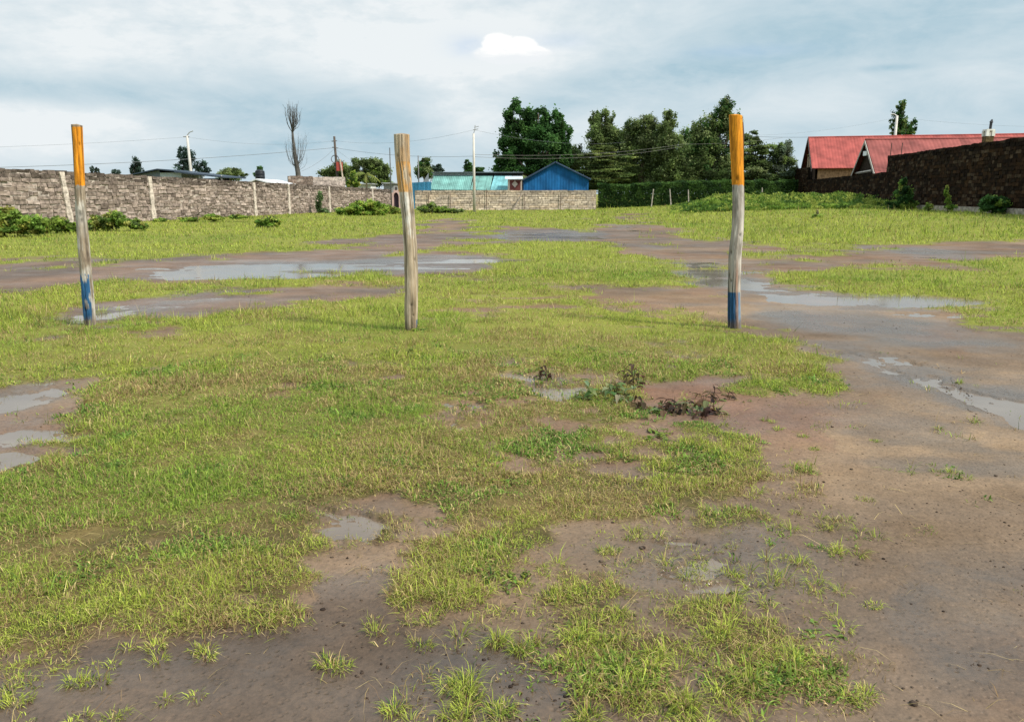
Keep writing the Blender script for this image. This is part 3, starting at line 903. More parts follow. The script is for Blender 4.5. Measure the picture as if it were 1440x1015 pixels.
# blue gabled shed
Yb = 90
ap, el, er = at(781, 227.5, Yb), at(734.5, 253, Yb), at(831, 252, Yb)
bh = empty('shed', (ap.x, Yb, 0), 'bright blue corrugated iron shed with a plain gable end', 'building')
m = MB(); BL = (.010, .095, .25)
n = 46
xs = np.linspace(el.x + .15, er.x - .25, n)
for i in range(n - 1):
    f = [max(0, el.z + (ap.z - el.z) * (1 - abs(x - ap.x) / ((ap.x - el.x) if x < ap.x else (er.x - ap.x)))) for x in (xs[i], xs[i + 1])]
    o = [Yb + (.022 if k % 2 else 0) for k in (i, i + 1)]
    f0, f1 = f[0] - .1, f[1] - .1
    m.poly([(xs[i], o[0], 0), (xs[i + 1], o[1], 0), (xs[i + 1], o[1], f1), (xs[i], o[0], f0)], random.Random(i).choice(jitcols(BL, 5, .12, i)))
m.build('gable_wall', M_ROOF, bh)
m = MB(); m.box((el.x + .15, Yb + .08, 0), (er.x - .25, Yb + 13, el.z - .2), BL); m.build('side_wall', M_ROOF, bh)
for side in (0, 1):
    m = MB(); e = el if side == 0 else er
    p = [Vector((e.x, Yb - .35, e.z)), Vector((e.x, Yb + 13.3, e.z)), Vector((ap.x, Yb + 13.3, ap.z)), Vector((ap.x, Yb - .35, ap.z))]
    corrugate(m, p[0], p[1], p[2], p[3], 50, .03, jitcols((.035, .06, .10), 7, .15, 3), .12)
    m.build('roof', M_ROOF, bh)

# turquoise roofed workshops
Yt = 88
th_ = empty('workshop', (at(660, 267, Yt).x, Yt, 0), 'long workshop with faded turquoise sheet roof in three sections', 'building')
secs = [(604, 661, (.125, .26, .235)), (661, 689, (.14, .28, .255)), (689, 716, (.15, .34, .36))]
for i, (a, bq, c) in enumerate(secs):
    m = MB()
    dz = -.02 * i
    corrugate(m, at(a, 267, Yt) + Vector((0, 0, dz)), at(bq - .4, 267.5, Yt) + Vector((0, 0, dz)), at(bq + 4, 247, Yt + 4), at(a + 6, 247, Yt + 4), 22, .04, jitcols(c, 9, .16, i + 4))
    m.build('roof_sheet', M_ROOF, th_)
m = MB(); x0, x1 = at(606, 267, Yt + .3).x, at(714, 267, Yt + .3).x
m.box((x0, Yt + .3, 0), (x1, Yt + 9, 1.95), (.30, .26, .22)); m.build('wall', M_PLAIN, th_)
m = MB(); a, bq = at(609, 247.5, Yt + 4.1), at(665, 247.5, Yt + 4.1)
m.box((a.x, Yt + 4.1, 1.9), (bq.x, Yt + 4.4, at(609, 244, Yt + 4.1).z), (.5, .52, .54)); m.build('clerestory', M_PLAIN, th_)
m = MB(); a, bq = at(665.5, 247.5, Yt + 4.1), at(735, 247.5, Yt + 4.1)
m.box((a.x, Yt + 4.1, 1.9), (bq.x, Yt + 4.4, at(609, 243.6, Yt + 4.1).z), (.03, .03, .03)); m.build('clerestory', M_PLAIN, th_)
m = MB(); a, bq = at(607, 243, Yt + 3.7), at(736, 242, Yt + 3.7)
m.box((a.x, Yt + 3.6, a.z - .02), (bq.x, Yt + 8, a.z + .08), (.10, .12, .13)); m.build('upper_roof', M_ROOF, th_)
m = MB(); a = at(596, 263, Yt + 1); b2 = at(606, 244, Yt + 3)
m.poly([(a.x, Yt + .5, 0), (b2.x, Yt + .45, 0), (b2.x, Yt + .45, b2.z), (a.x, Yt + .5, at(596, 255, Yt).z)], (.22, .24, .25)); m.box((a.x + .1, Yt + .6, 0), (b2.x, Yt + 8, at(596, 255, Yt).z - .1), (.22, .24, .25)); m.build('end_wall', M_PLAIN, th_)

# maroon kiosk
Yk = 86.5
k0, k1 = at(714, 268, Yk), at(734, 251, Yk)
ks = empty('kiosk', (k0.x, Yk, 0), 'small maroon kiosk with a white diamond beside the blue shed', 'kiosk')
m = MB(); m.box((k0.x, Yk, 0), (k1.x, Yk + 2, k1.z - .1), (.42, .36, .30)); m.build('wall', M_PLAIN, ks)
m = MB(); a, bq = at(717, 268, Yk), at(732, 253.5, Yk); m.box((a.x, Yk - .06, 1.2), (bq.x, Yk - .003, bq.z), (.11, .03, .026)); m.build('shutter', M_PLAIN, ks)
m = MB(); c = at(724, 259, Yk - .06); s_ = .33
m.poly([(c.x - s_, Yk - .07, c.z), (c.x, Yk - .07, c.z - s_ * 1.1), (c.x + s_, Yk - .07, c.z), (c.x, Yk - .07, c.z + s_ * 1.1)], (.42, .36, .31)); m.build('diamond', M_PLAIN, ks)
m = MB(); m.hexa([(k0.x - .3, Yk - .5, k1.z - .12), (k1.x + .1, Yk - .5, k1.z - .12), (k1.x + .1, Yk + 2.2, k1.z + .2), (k0.x - .3, Yk + 2.2, k1.z + .2),
                  (k0.x - .3, Yk - .5, k1.z - .06), (k1.x + .1, Yk - .5, k1.z - .06), (k1.x + .1, Yk + 2.2, k1.z + .28), (k0.x - .3, Yk + 2.2, k1.z + .28)], (.38, .42, .44)); m.build('roof', M_ROOF, ks)
m = MB(); a, bq = at(686, 268, 85), at(722, 268.5, 85); m.box((a.x, 85, a.z - .1), (bq.x, 86.2, a.z + .02), (.6, .58, .54)); m.build('awning', M_PLAIN, ks)

# blue sheet fence
m = MB(); a, bq = at(579, 266, 87), at(606, 266, 87)
corrugate(m, (a.x, 87, 0), (bq.x, 87.3, 0), (bq.x, 87.3, at(606, 255.5, 87).z), (a.x, 87, at(579, 257, 87).z), 16, .06, jitcols((.045, .19, .31), 7, .2, 9))
tag(m.build('fence', M_ROOF), 'faded blue corrugated iron fence beside the turquoise workshop', 'fence')

# pink gateway
Yg = 80
g0, g1 = at(551, 288, Yg), at(563, 263, Yg)
gt = empty('gateway', (g0.x, Yg, 0), 'pink plastered gateway with dark arched door at the wall corner', 'gate')
m = MB(); PK = (.50, .34, .31); w = (g1.x - g0.x)
m.box((g0.x, Yg, -.2), (g0.x + w * .22, Yg + .4, 1.75), PK); m.box((g1.x - w * .22, Yg, -.2), (g1.x, Yg + .4, 1.75), PK)
arc = [(g0.x + w * (.5 - .28 * math.cos(t)), 1.35 + .4 * math.sin(t)) for t in np.linspace(0, math.pi, 9)]
for i in range(8):
    (xa, za), (xb, zb) = arc[i], arc[i + 1]
    m.hexa([(xa, Yg, za), (xb, Yg, zb), (xb, Yg + .4, zb), (xa, Yg + .4, za), (xa, Yg, 2.0), (xb, Yg, 2.0), (xb, Yg + .4, 2.0), (xa, Yg + .4, 2.0)], PK)
m.box((g0.x + w * .38, Yg - .02, 2.002), (g1.x - w * .38, Yg + .3, 2.3), (.07, .06, .06))
m.build('frame', M_PLAIN, gt)
m = MB(); m.box((g0.x + w * .2, Yg + .2, -.1), (g1.x - w * .2, Yg + .26, 1.8), (.035, .02, .035)); m.build('door', M_PLAIN, gt)

# shed with dark monopitch roofs behind the pale wall
Ys = 60
P = lambda px, py: at(px, py, Ys)
sd = empty('shed', (P(224, 245).x, Ys, 0), 'grey shed with dark overhanging roof and open bay behind the pale wall', 'building')
m = MB(); a, c, e = P(183, 246), P(224, 237.5), P(258, 241)
m.hexa([(a.x, Ys - .4, a.z - .08), (c.x, Ys - .4, c.z - .08), (c.x, Ys + 5, c.z - .08), (a.x, Ys + 5, a.z - .08), (a.x, Ys - .4, a.z), (c.x, Ys - .4, c.z), (c.x, Ys + 5, c.z), (a.x, Ys + 5, a.z)], (.035, .05, .07))
m.hexa([(c.x + .01, Ys - .4, c.z - .08), (e.x, Ys - .4, e.z - .08), (e.x, Ys + 5, e.z - .08), (c.x + .01, Ys + 5, c.z - .08), (c.x + .01, Ys - .4, c.z), (e.x, Ys - .4, e.z), (e.x, Ys + 5, e.z), (c.x + .01, Ys + 5, c.z)], (.035, .05, .07))
m.build('roof', M_ROOF, sd)
m = MB(); m.poly([(a.x + .4, Ys, 0), (c.x, Ys, 0), (c.x, Ys, c.z - .1), (a.x + .4, Ys, a.z - .05)], (.16, .19, .23)); m.box((a.x + .5, Ys + .05, 0), (c.x, Ys + 4.6, a.z - .1), (.16, .19, .23))
m.build('side_wall', M_PLAIN, sd)
m = MB(); m.box((c.x + .01, Ys, 0), (P(255, 245).x, Ys + 4.5, e.z - .1), (.43, .48, .52)); m.build('wall', M_PLAIN, sd)
m = MB(); f0, f1 = P(254, 240.5), P(321, 248)
m.hexa([(f0.x, Ys - 1.2, f0.z - .14), (f1.x, Ys - 1.2, f1.z - .14), (f1.x, Ys + 4, f1.z - .1), (f0.x, Ys + 4, f0.z - .1), (f0.x, Ys - 1.2, f0.z - .04), (f1.x, Ys - 1.2, f1.z - .04), (f1.x, Ys + 4, f1.z), (f0.x, Ys + 4, f0.z)], (.04, .055, .075))
m.build('canopy_roof', M_ROOF, sd)
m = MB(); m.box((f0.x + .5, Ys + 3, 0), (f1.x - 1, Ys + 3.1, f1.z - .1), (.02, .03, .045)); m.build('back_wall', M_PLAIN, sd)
for px in (288, 318):
    m = MB(); q = P(px, 247); m.tube([(q.x, Ys - 1, 0), (q.x, Ys - 1, q.z - .02)], .06, (.4, .38, .34), 6); m.build('post', M_METAL, sd)

# house with pale roof and its tank
Yh = 72
P = lambda px, py: at(px, py, Yh)
hs = empty('house', (P(375, 262).x, Yh, 0), 'low house with pale tin roof showing above the pale wall', 'house')
a, c, e = P(343, 258.5), P(362, 251.5), P(407, 263)
m = MB()
for (s0, s1, cl) in ((a, c, (.50, .51, .52)), (c, e, (.62, .62, .62))):
    m.hexa([(s0.x, Yh - .5, s0.z - .12), (s1.x - .005, Yh - .5, s1.z - .12), (s1.x - .005, Yh + 7, s1.z - .12), (s0.x, Yh + 7, s0.z - .12), (s0.x, Yh - .5, s0.z), (s1.x - .005, Yh - .5, s1.z), (s1.x - .005, Yh + 7, s1.z), (s0.x, Yh + 7, s0.z)], cl)
m.build('roof', M_ROOF, hs)
m = MB(); m.poly([(a.x + .3, Yh, 0), (e.x - .3, Yh, 0), (e.x - .3, Yh, e.z - .15), (c.x, Yh, c.z - .16), (a.x + .3, Yh, a.z - .1)], (.20, .16, .14)); m.box((a.x + .3, Yh + .05, 0), (e.x - .3, Yh + 6.5, e.z - .25), (.20, .16, .14)); m.build('wall', M_PLAIN, hs)
m = MB(); q = at(366, 252, 78)
prof = [(0, .42), (.1, .45), (.35, .45), (.38, .43), (.42, .45), (.7, .45), (.73, .43), (.76, .45), (.9, .42), (1.0, .2), (1.06, .18)]
m.tube([(q.x, 78, q.z + .85 * z) for z, _ in prof], [r_ for _, r_ in prof], (.012, .014, .018), 16)
wt = m.build('water_tank', M_METAL, None, True)
m.tube([(q.x, 78, 0), (q.x, 78, q.z)], .3, (.1, .1, .1))
tk = empty('water_tank', (q.x, 78, 0), 'black plastic water tank on a stand behind the pale tin roof', 'water tank')
bpy.data.objects.remove(wt)
m = MB(); m.tube([(q.x, 78, q.z + .85 * z) for z, _ in prof], [r_ for _, r_ in prof], (.012, .014, .018), 16); m.build('tank', M_METAL, tk, True)
m = MB()
for sx in (-.3, .3):
    for sy in (-.3, .3):
        m.tube([(q.x + sx, 78 + sy, 0), (q.x + sx, 78 + sy, q.z - .02)], .05, (.1, .09, .08), 6)
m.build('stand', M_METAL, tk)

# white roof slivers by the shrubs
for (x0_, x1_, y0_, Yr, lab, c) in ((489, 524, 258, 96, 'low flat white roof seen under the round bushy tree', (.62, .62, .60)), (537, 556, 257, 98, 'pale tin roof beside the thin dark pole', (.26, .26, .26))):
    a, bq = at(x0_, y0_, Yr), at(x1_, y0_, Yr)
    r_ = empty('outbuilding', (a.x, Yr, 0), lab, 'building')
    m = MB(); m.box((a.x, Yr - .4, a.z - .12), (bq.x, Yr + 4, a.z), (.30, .31, .31)); m.build('roof', M_ROOF, r_)
    m = MB(); m.box((a.x + .2, Yr, 0), (bq.x - .2, Yr + 3.6, a.z - .13), c); m.build('wall', M_PLAIN, r_)


# red roofed houses
def red_house(label, apex, rd_, half, rise, length, roofc, gablec, sidec, verge, seed):
    apex = Vector(apex); r_ = Vector((rd_[0], rd_[1], 0)).normalized(); g = Vector((-r_.y, r_.x, 0))
    if g.y > 0: g = -g                      # g points to the near side
    root = empty('house', (apex.x, apex.y, .4), label, 'house')
    zt, ze = apex.z, apex.z - rise
    base = Vector((apex.x, apex.y, 0))
    P = lambda t, s, z: Vector((base.x + r_.x * t + g.x * s, base.y + r_.y * t + g.y * s, z))
    for sgn in (1, -1):
        m = MB()
        ov = .45
        corrugate(m, P(-ov, sgn * (half + ov), ze - ov * rise / half), P(length, sgn * (half + ov), ze - ov * rise / half), P(length, 0, zt), P(-ov, 0, zt), int(length * 3), .02, jitcols(roofc, 13, .10, seed), .08)
        m.build('roof', M_ROOF, root)
    m = MB(); m.tube([P(-.5, 0, zt + .03), P(length, 0, zt + .03)], .09, tuple(min(1, c_ * 1.25) for c_ in roofc), 6); m.build('ridge_cap', M_ROOF, root)
    m = MB(); m.poly([P(0, half, .3), P(0, -half, .3), P(0, -half, ze - .1), P(0, 0, zt - .12), P(0, half, ze - .1)], gablec)
    m.poly([P(.2, half, .3), P(.2, -half, .3), P(.2, -half, ze - .1), P(.2, 0, zt - .12), P(.2, half, ze - .1)][::-1], gablec)
    m.build('gable_wall', M_STONE, root)
    for sgn in (1, -1):
        m = MB(); a_, b_, c2, d2 = P(.25, sgn * half, .3), P(length - .2, sgn * half, .3), P(length - .2, sgn * (half - .25), .3), P(.25, sgn * (half - .25), .3)
        up = Vector((0, 0, ze - .15 - .3)); m.hexa([a_, b_, c2, d2, a_ + up, b_ + up, c2 + up, d2 + up], sidec); m.build('side_wall', M_STONE, root)
    for sgn in (1, -1):
        m = MB(); ov = .5
        a_, b_ = P(-.55, 0, zt - .05), P(-.55, sgn * (half + ov), ze - ov * rise / half - .05)
        dn, th2 = Vector((0, 0, -.3)), r_ * .06
        m.hexa([a_ + dn, b_ + dn, b_ + dn + th2, a_ + dn + th2, a_, b_, b_ + th2, a_ + th2], verge); m.build('verge_board', M_PLAIN, root)
    return root, P


ra, PA = red_house('larger house behind with bright red sheet roof and open timber gable', at(1142.5, 193.5, 100), (.97, -.24), 5.6, 3.55, 34, (.27, .062, .052), (.055, .035, .025), (.26, .16, .09), (.06, .045, .04), 2)
zt = at(1142.5, 193.5, 100).z
m = MB(); m.box((0, 0, 0), (.01, .01, .01), (.4, .3, .2)); m = MB()
for s0, z0_, s1, z1_ in ((-2.6, zt - 2.0, 2.2, zt - 1.9), (.3, zt - .6, .3, zt - 4.2), (-1.6, zt - 2.2, -1.6, zt - 4.2)):
    m.tube([PA(-.12, s0, z0_), PA(-.12, s1, z1_)], .10, (.42, .30, .19), 4)
m.build('gable_truss', M_PLAIN, ra)
for s0, z0_ in ((-1.0, zt - 3.3), (1.6, zt - 3.4)):
    m = MB()
    a_ = PA(-.06, s0 - .35, z0_); b_ = PA(-.06, s0 + .35, z0_); up = Vector((0, 0, .9)); bk = Vector((.05, 0, 0))
    m.hexa([a_, b_, b_ + bk, a_ + bk, a_ + up, b_ + up, b_ + bk + up, a_ + bk + up], (.30, .26, .22))
    m.build('window', M_PLAIN, ra)

rb, PB = red_house('nearer house with duller red roof, white verge boards and chimney behind the dark wall', at(1224.5, 196.5, 78), (.98, -.2), 5.5, 3.5, 26, (.20, .058, .05), (.035, .025, .018), (.05, .035, .025), (.36, .32, .28), 5)
zt = at(1224.5, 196.5, 78).z
m = MB(); a_ = PB(-.35, .35, zt - 1.5); m.box((a_.x - .15, a_.y - .4, a_.z), (a_.x + .15, a_.y + .4, a_.z + .42), (.75, .75, .74)); m.build('wall_lamp', M_PLAIN, rb)
m = MB(); m.tube([PB(-.2, -4.6, 3.65), PB(-.2, 2.2, 3.72)], .11, (.45, .40, .35), 4); m.build('sill', M_PLAIN, rb)
cpt = at(1388, 205, 70)
m = MB(); m.box((cpt.x - .33, 69.7, 3.0), (cpt.x + .33, 70.3, at(1388, 192, 70).z), (.10, .07, .035)); ch = m.build('chimney', M_STONE, rb)
m = MB(); zc = at(1388, 192, 70).z
for sx, sy in ((-.25, -.25), (.25, -.25), (-.25, .25), (.25, .25)):
    m.box((cpt.x + sx - .13, 70 + sy - .1, zc + .005), (cpt.x + sx + .13, 70 + sy + .1, zc + .45), (.62, .60, .56))
m.box((cpt.x - .34, 69.66, zc + .453), (cpt.x + .34, 70.34, zc + .58), (.66, .64, .60)); o_ = m.build('chimney_cap', M_PLAIN, rb)
m = MB(); m.tube([(cpt.x + .1, 70, zc + .58), (cpt.x + .12, 70, zc + 1.15)], .11, (.03, .03, .035), 8); m.tube([(cpt.x + .12, 70, zc + 1.15), (cpt.x + .17, 70, zc + 1.4)], [.16, .05], (.03, .03, .035), 8); m.build('flue', M_METAL, rb)
for px in (1252, 1267):
    q = at(px, 219, 73); m = MB(); m.tube([(q.x, 73, q.z - .6), (q.x + .03, 73, at(px, 201, 73).z)], .035, (.05, .035, .03), 5); m.build('vent_pipe', M_METAL, rb)

# ------------------------------------------------------------------ poles and wires
def pole(name, label, px, Y, ytop, r0, r1, col, cat, mat=M_PLAIN, lean=0.0, arms=(), base=0.0):
    q = at(px, ytop, Y)
    root = empty(name, (q.x - lean, Y, base), label, cat)
    m = MB(); m.tube([(q.x - lean, Y, base - .3), (q.x - lean / 2, Y, q.z / 2), (q.x, Y, q.z)], [r0, (r0 + r1) / 2, r1], col, 10); m.build('shaft', mat, root, True)
    for (nm, pts, r, c) in arms:
        m = MB(); m.tube([(q.x + a, Y + b_, q.z + c_) for a, b_, c_ in pts], r, c, 6); m.build(nm, M_METAL, root)
    return root, q


W1, q263 = pole('street_lamp', 'concrete street lamp with short curved arm above the grey shed', 263, 76, 191, .17, .10, (.42, .40, .37), 'street lamp', lean=-.18,
                arms=(('lamp_arm', [(0, 0, .0), (.25, 0, .3), (.6, 0, .42)], .045, (.3, .3, .3)), ('crossarm', [(-.35, 0, -.1), (.2, 0, -.1)], .05, (.2, .2, .2))))
W2, q470 = pole('utility_pole', 'dark wooden utility pole with red painted box and leaning prop', 470, 86, 192, .17, .11, (.07, .055, .045), 'utility pole', M_BARK, lean=-.25,
                arms=(('insulator', [(-.3, 0, -.5), (.25, 0, -.45)], .05, (.1, .09, .09)), ('insulator', [(-.25, 0, -1.1), (.35, 0, -1.2)], .05, (.1, .09, .09))))
m = MB(); m.box((q470.x + .15, 85.7, 4.0), (q470.x + .75, 86.0, 4.9), (.35, .06, .045)); m.build('meter_box', M_PLAIN, W2)
m = MB(); m.tube([(q470.x + 1.2, 85.6, -.3), (q470.x + .55, 85.7, 5.2)], .09, (.42, .34, .27), 7); m.build('prop', M_BARK, W2)
m = MB(); m.tube([(q470.x + .4 * math.cos(t), 85.9, 5.2 + .4 * math.sin(t)) for t in np.linspace(0, 6.28, 14)], .04, (.08, .06, .06), 5); m.build('cable_coil', M_METAL, W2)
W3, q548 = pole('utility_pole', 'thin dark steel pole standing next to the pink gateway', 548, 79, 208, .06, .05, (.07, .075, .075), 'utility pole', M_METAL)
W4, q588 = pole('utility_pole', 'short thin pole in front of the round tree by the blue fence', 588, 96, 219, .09, .06, (.12, .12, .12), 'utility pole', M_METAL)
W5, q666 = pole('street_lamp', 'tall pale concrete street pole in front of the tan wall', 666, 71, 188, .14, .09, (.47, .44, .39), 'street lamp',
                arms=(('lamp_arm', [(0, 0, 0), (.12, 0, .35), (.14, 0, .7)], .035, (.3, .3, .3)), ('crossarm', [(-.05, 0, .3), (.4, 0, .38)], .035, (.25, .25, .25)), ('crossarm', [(.05, 0, .52), (.45, 0, .6)], .03, (.25, .25, .25))))
W6, q1261 = pole('street_lamp', 'pale concrete pole rising behind the red roofs', 1261.5, 116, 163, .26, .17, (.50, .47, .43), 'street lamp', base=.4,
                 arms=(('lamp_arm', [(0, 0, 0), (-.5, 0, .25), (-.9, 0, .2)], .06, (.6, .6, .6)),))

def wire(label, a, b, sag, r=.008, col=(.13, .14, .15)):
    a, b = Vector(a), Vector(b)
    m = MB()
    pts = [a.lerp(b, t) - Vector((0, 0, sag * 4 * t * (1 - t))) for t in np.linspace(0, 1, 25)]
    m.tube(pts, r, col, 5)
    tag(m.build('power_line', M_METAL), label, 'power line', 'overhead power lines')


dz = lambda v, z: Vector(v) + Vector((0, 0, z))
wire('upper overhead wire arriving at the curved arm lamp from outside the view', at(-260, 212, 60), dz(q263, -.12), .25)
wire('upper overhead wire between the curved arm lamp and the dark wooden pole', dz(q263, -.12), dz(q470, -.45), .5)
wire('upper overhead wire from the dark wooden pole to the tall pale pole', dz(q470, -.45), dz(q666, .3), .6)
wire('lower thick overhead wire sagging over the pale wall to the wooden pole', at(-260, 240, 62), dz(q470, -1.15), .5, .02)
wire('lower overhead wire from the wooden pole to the tall pale pole', dz(q470, -1.15), dz(q666, -1.9), .35, .014)
wire('drop wire slanting from the wooden pole towards the bare tree', dz(q470, -1.2), at(424, 241, 80), .25, .014)
wire('drop wire slanting from the wooden pole behind the bushy tree', dz(q470, -1.2), at(520, 240, 95), .2)
wire('upper overhead wire passing the dense dark tree', dz(q666, .3), at(880, 200, 100), .6)
wire('overhead wire crossing in front of the dense dark tree', dz(q666, -1.75), at(960, 203, 92), .5, .014, (.12, .11, .1))
wire('second wire crossing in front of the tree row', dz(q666, -1.95), at(960, 206, 92), .6, .014, (.12, .11, .1))
wire('overhead wire in front of the row of trees up to the orange topped post', at(960, 203, 92), at(1100, 194, 104), .2, .012, (.12, .11, .1))
wire('overhead wire running to the pole behind the red roofs', at(1040, 191, 112), dz(q1261, -.2), .6)
wire('lower wire running to the ridge of the larger red roofed house', at(1040, 191, 104), at(1146, 193, 99.5), .1, .018)
wire('overhead wire leaving the pole behind the red roofs', dz(q1261, -.2), at(1560, 178, 105), .5)

# ------------------------------------------------------------------ foliage
def leaves(clumps, n, size, pal, seed, flat=1.0, sub=26, subr=.3, shell=.45, droop=0.0, aspect=1.7):
    """Leaf cards gathered in many small sprays through the crown. clumps: (x,y,z, rx,ry,rz, weight)."""
    g = np.random.default_rng(seed)
    cl = np.array(clumps, float)
    P, C = [], []
    wts = cl[:, 6] / cl[:, 6].sum()
    pal = np.array(pal)
    for (cx, cy, cz, rx, ry, rz, w), f in zip(cl, wts):
        ns = max(4, int(sub * (.6 + .4 * g.random())))
        d = g.normal(size=(ns, 3)); d /= np.linalg.norm(d, axis=1)[:, None]
        rad = (shell + (1.0 - shell) * g.random(ns) ** .6) * g.uniform(.82, 1.12, ns)
        sc = d * rad[:, None] * np.array([rx, ry, rz])
        tint = g.integers(0, len(pal), ns); bright = g.uniform(.5, 1.75, ns)
        k = int(n * f)
        si = g.integers(0, ns, k)
        sr = np.array([rx, ry, rz]) * subr * np.array([1, 1, flat])
        off = g.normal(size=(k, 3)) * .54
        off = off * np.where(g.random(k) < .10, 1.25, 1.0)[:, None]
        p = np.array([cx, cy, cz]) + sc[si] + off * sr * g.uniform(.6, 1.15, ns)[si][:, None]
        P.append(p)
        c = pal[tint[si]] * (bright[si] * g.uniform(.75, 1.25, k))[:, None]
        C.append(np.minimum(c * 1.22, .45))
    P, C = np.concatenate(P), np.concatenate(C)
    N = len(P)
    a = g.normal(size=(N, 3)); a[:, 2] *= .6; a[:, 2] -= droop; a /= np.linalg.norm(a, axis=1)[:, None]
    b = np.cross(a, g.normal(size=(N, 3))); b /= np.linalg.norm(b, axis=1)[:, None]
    L = size * g.uniform(.6, 1.35, N)[:, None] / 2; W = L / aspect
    V = np.stack([P - a * L, P + b * W, P + a * L, P - b * W], 1).reshape(-1, 3)
    q = np.arange(N * 4).reshape(-1, 4)
    return np_mesh('crown', V, q, fcol=C)


DKG = [(.035, .085, .022), (.048, .108, .028), (.028, .068, .019), (.060, .125, .032)]
OLV = [(.09, .125, .04), (.12, .16, .05), (.068, .098, .032), (.16, .195, .08)]
LGT = [(.11, .16, .05), (.14, .19, .055), (.09, .14, .04), (.16, .20, .07)]
GRYG = [(.11, .14, .09), (.14, .165, .105), (.09, .12, .075)]
WEED = [(.17, .26, .038), (.22, .305, .05), (.12, .20, .03), (.27, .32, .06), (.075, .14, .025)]
BUSH = [(.16, .24, .045), (.21, .29, .055), (.11, .18, .035), (.24, .25, .06)]


def tree(name, label, Y, lobes, n, size, pal, seed, trunk=.3, depth=.8, flat=1.0, sub=26, subr=.3, shell=.45, group=None, cat='tree', tc=(.09, .07, .05), base=None, droop=0., twigs=True):
    """lobes: (px, py, half width px, half height px)."""
    rd = random.Random(seed)
    cl = []
    for (px, py, hw, hh) in lobes:
        q = at(px, py, Y); k = Y / FPX
        g_ = 1.2 if group == 'trees beyond the hedge' else 1.07 if Y > 95 else 1.0
        cl.append((q.x, Y + rd.uniform(-.3, .3) * hw * k, q.z, hw * k * g_, hw * k * depth, hh * k * g_, hw * hh))
    bx = sum(c[0] * c[6] for c in cl) / sum(c[6] for c in cl)
    bz = float(terrain(bx, Y)) if base is None else base
    root = empty(name, (bx, Y, bz), label, cat, group)
    me = leaves(cl, int(n * 2.8), size * .64, pal, seed, flat, int(sub * 1.5), subr, shell, droop)
    link('crown', me, M_LEAF, root)
    m = MB()
    zt = max(c[2] for c in cl)
    zl = min(c[2] - c[5] * .5 for c in cl)
    fork = Vector((bx, Y, max(bz + .4, lerp(bz, zl, .8))))
    m.tube([(bx, Y, bz - .3), (bx + .1 * trunk, Y, lerp(bz, fork.z, .5)), fork], [trunk, trunk * .8, trunk * .65], tc, 8)
    for c in cl:
        t = Vector((c[0], c[1], c[2] + c[5] * .6))
        mid = fork.lerp(t, .5) + Vector((rd.uniform(-.3, .3) * trunk * 2, rd.uniform(-.3, .3), rd.uniform(-.1, .3)))
        m.tube([fork, mid, t], [trunk * .5, trunk * .32, trunk * .08], tc, 6)
        if twigs:
            for _ in range(5):
                e = Vector((c[0] + rd.uniform(-.7, .7) * c[3], c[1] + rd.uniform(-.7, .7) * c[4], c[2] + rd.uniform(-.5, .7) * c[5]))
                m.tube([mid.lerp(t, rd.uniform(0, .6)), e], [trunk * .16, trunk * .04], tc, 4, False)
    m.build('trunk', M_BARK, root, True)
    return root


# the big dense tree and the row beyond the hedge
tree('tree', 'dense dark green tree with three rounded tops behind the blue shed', 108,
     [(728, 166, 17, 20), (757, 172, 16, 18), (778, 182, 14, 22), (735, 195, 26, 24), (765, 205, 28, 26), (715, 215, 18, 22), (708, 235, 13, 13), (790, 195, 12, 22), (745, 235, 40, 18), (790, 228, 14, 18), (718, 180, 6, 14)],
     26000, .5, DKG, 51, .5, sub=34, subr=.22, shell=.7)
tree('tree', 'small olive tree filling the gap beside the dense dark tree', 112, [(806, 222, 13, 17), (798, 240, 14, 16), (818, 240, 12, 16)], 4500, .42, OLV, 52, .2)
R1 = 'trees beyond the hedge'
tree('tree', 'feathery tree with two pointed tips next to the dense dark tree', 110, [(838, 172, 9, 14), (853, 172, 9, 16), (845, 196, 19, 20), (848, 225, 26, 26), (866, 200, 12, 20)], 13000, .42, OLV, 53, .3, sub=44, subr=.24, shell=.15, group=R1)
tree('conifer', 'layered conifer with flat yellowish boughs at the hedge end', 100,
     [(850, 208, 16, 4), (838, 217, 22, 4), (862, 220, 20, 4), (845, 228, 26, 4), (868, 233, 20, 4), (842, 239, 28, 4), (865, 246, 24, 4), (848, 254, 26, 5), (838, 262, 18, 5)],
     11000, .36, [(.10, .13, .036), (.135, .16, .045), (.06, .09, .028), (.075, .105, .03)], 54, .25, flat=.6, sub=18, subr=.3, shell=.1, depth=.9, group=R1, cat='conifer')
tree('tree', 'bushy tree with pale leafy top behind the hedge stakes', 108, [(905, 180, 17, 15), (893, 195, 17, 20), (912, 205, 20, 24), (898, 235, 26, 26), (922, 240, 16, 22), (884, 218, 10, 24)], 15000, .42, OLV + [(.09, .115, .05)], 55, .35, sub=46, subr=.25, shell=.15, group=R1)
tree('tree', 'narrow pointed tree between two broad ones in the row', 106, [(941, 173, 8, 14), (939, 192, 15, 16), (942, 215, 20, 22), (944, 245, 22, 22), (928, 205, 8, 16)], 12000, .42, OLV, 56, .3, sub=44, subr=.24, shell=.15, group=R1)
tree('tree', 'tall tree with airy top showing over the orange topped post', 108, [(1020, 152, 10, 14), (1012, 170, 15, 16), (1030, 176, 10, 18), (990, 190, 15, 20), (1006, 200, 24, 22), (984, 220, 20, 26), (1015, 232, 26, 28), (1000, 250, 32, 16), (979, 192, 8, 14)], 19000, .42, OLV + DKG[:2], 57, .4, sub=46, subr=.25, shell=.15, group=R1)
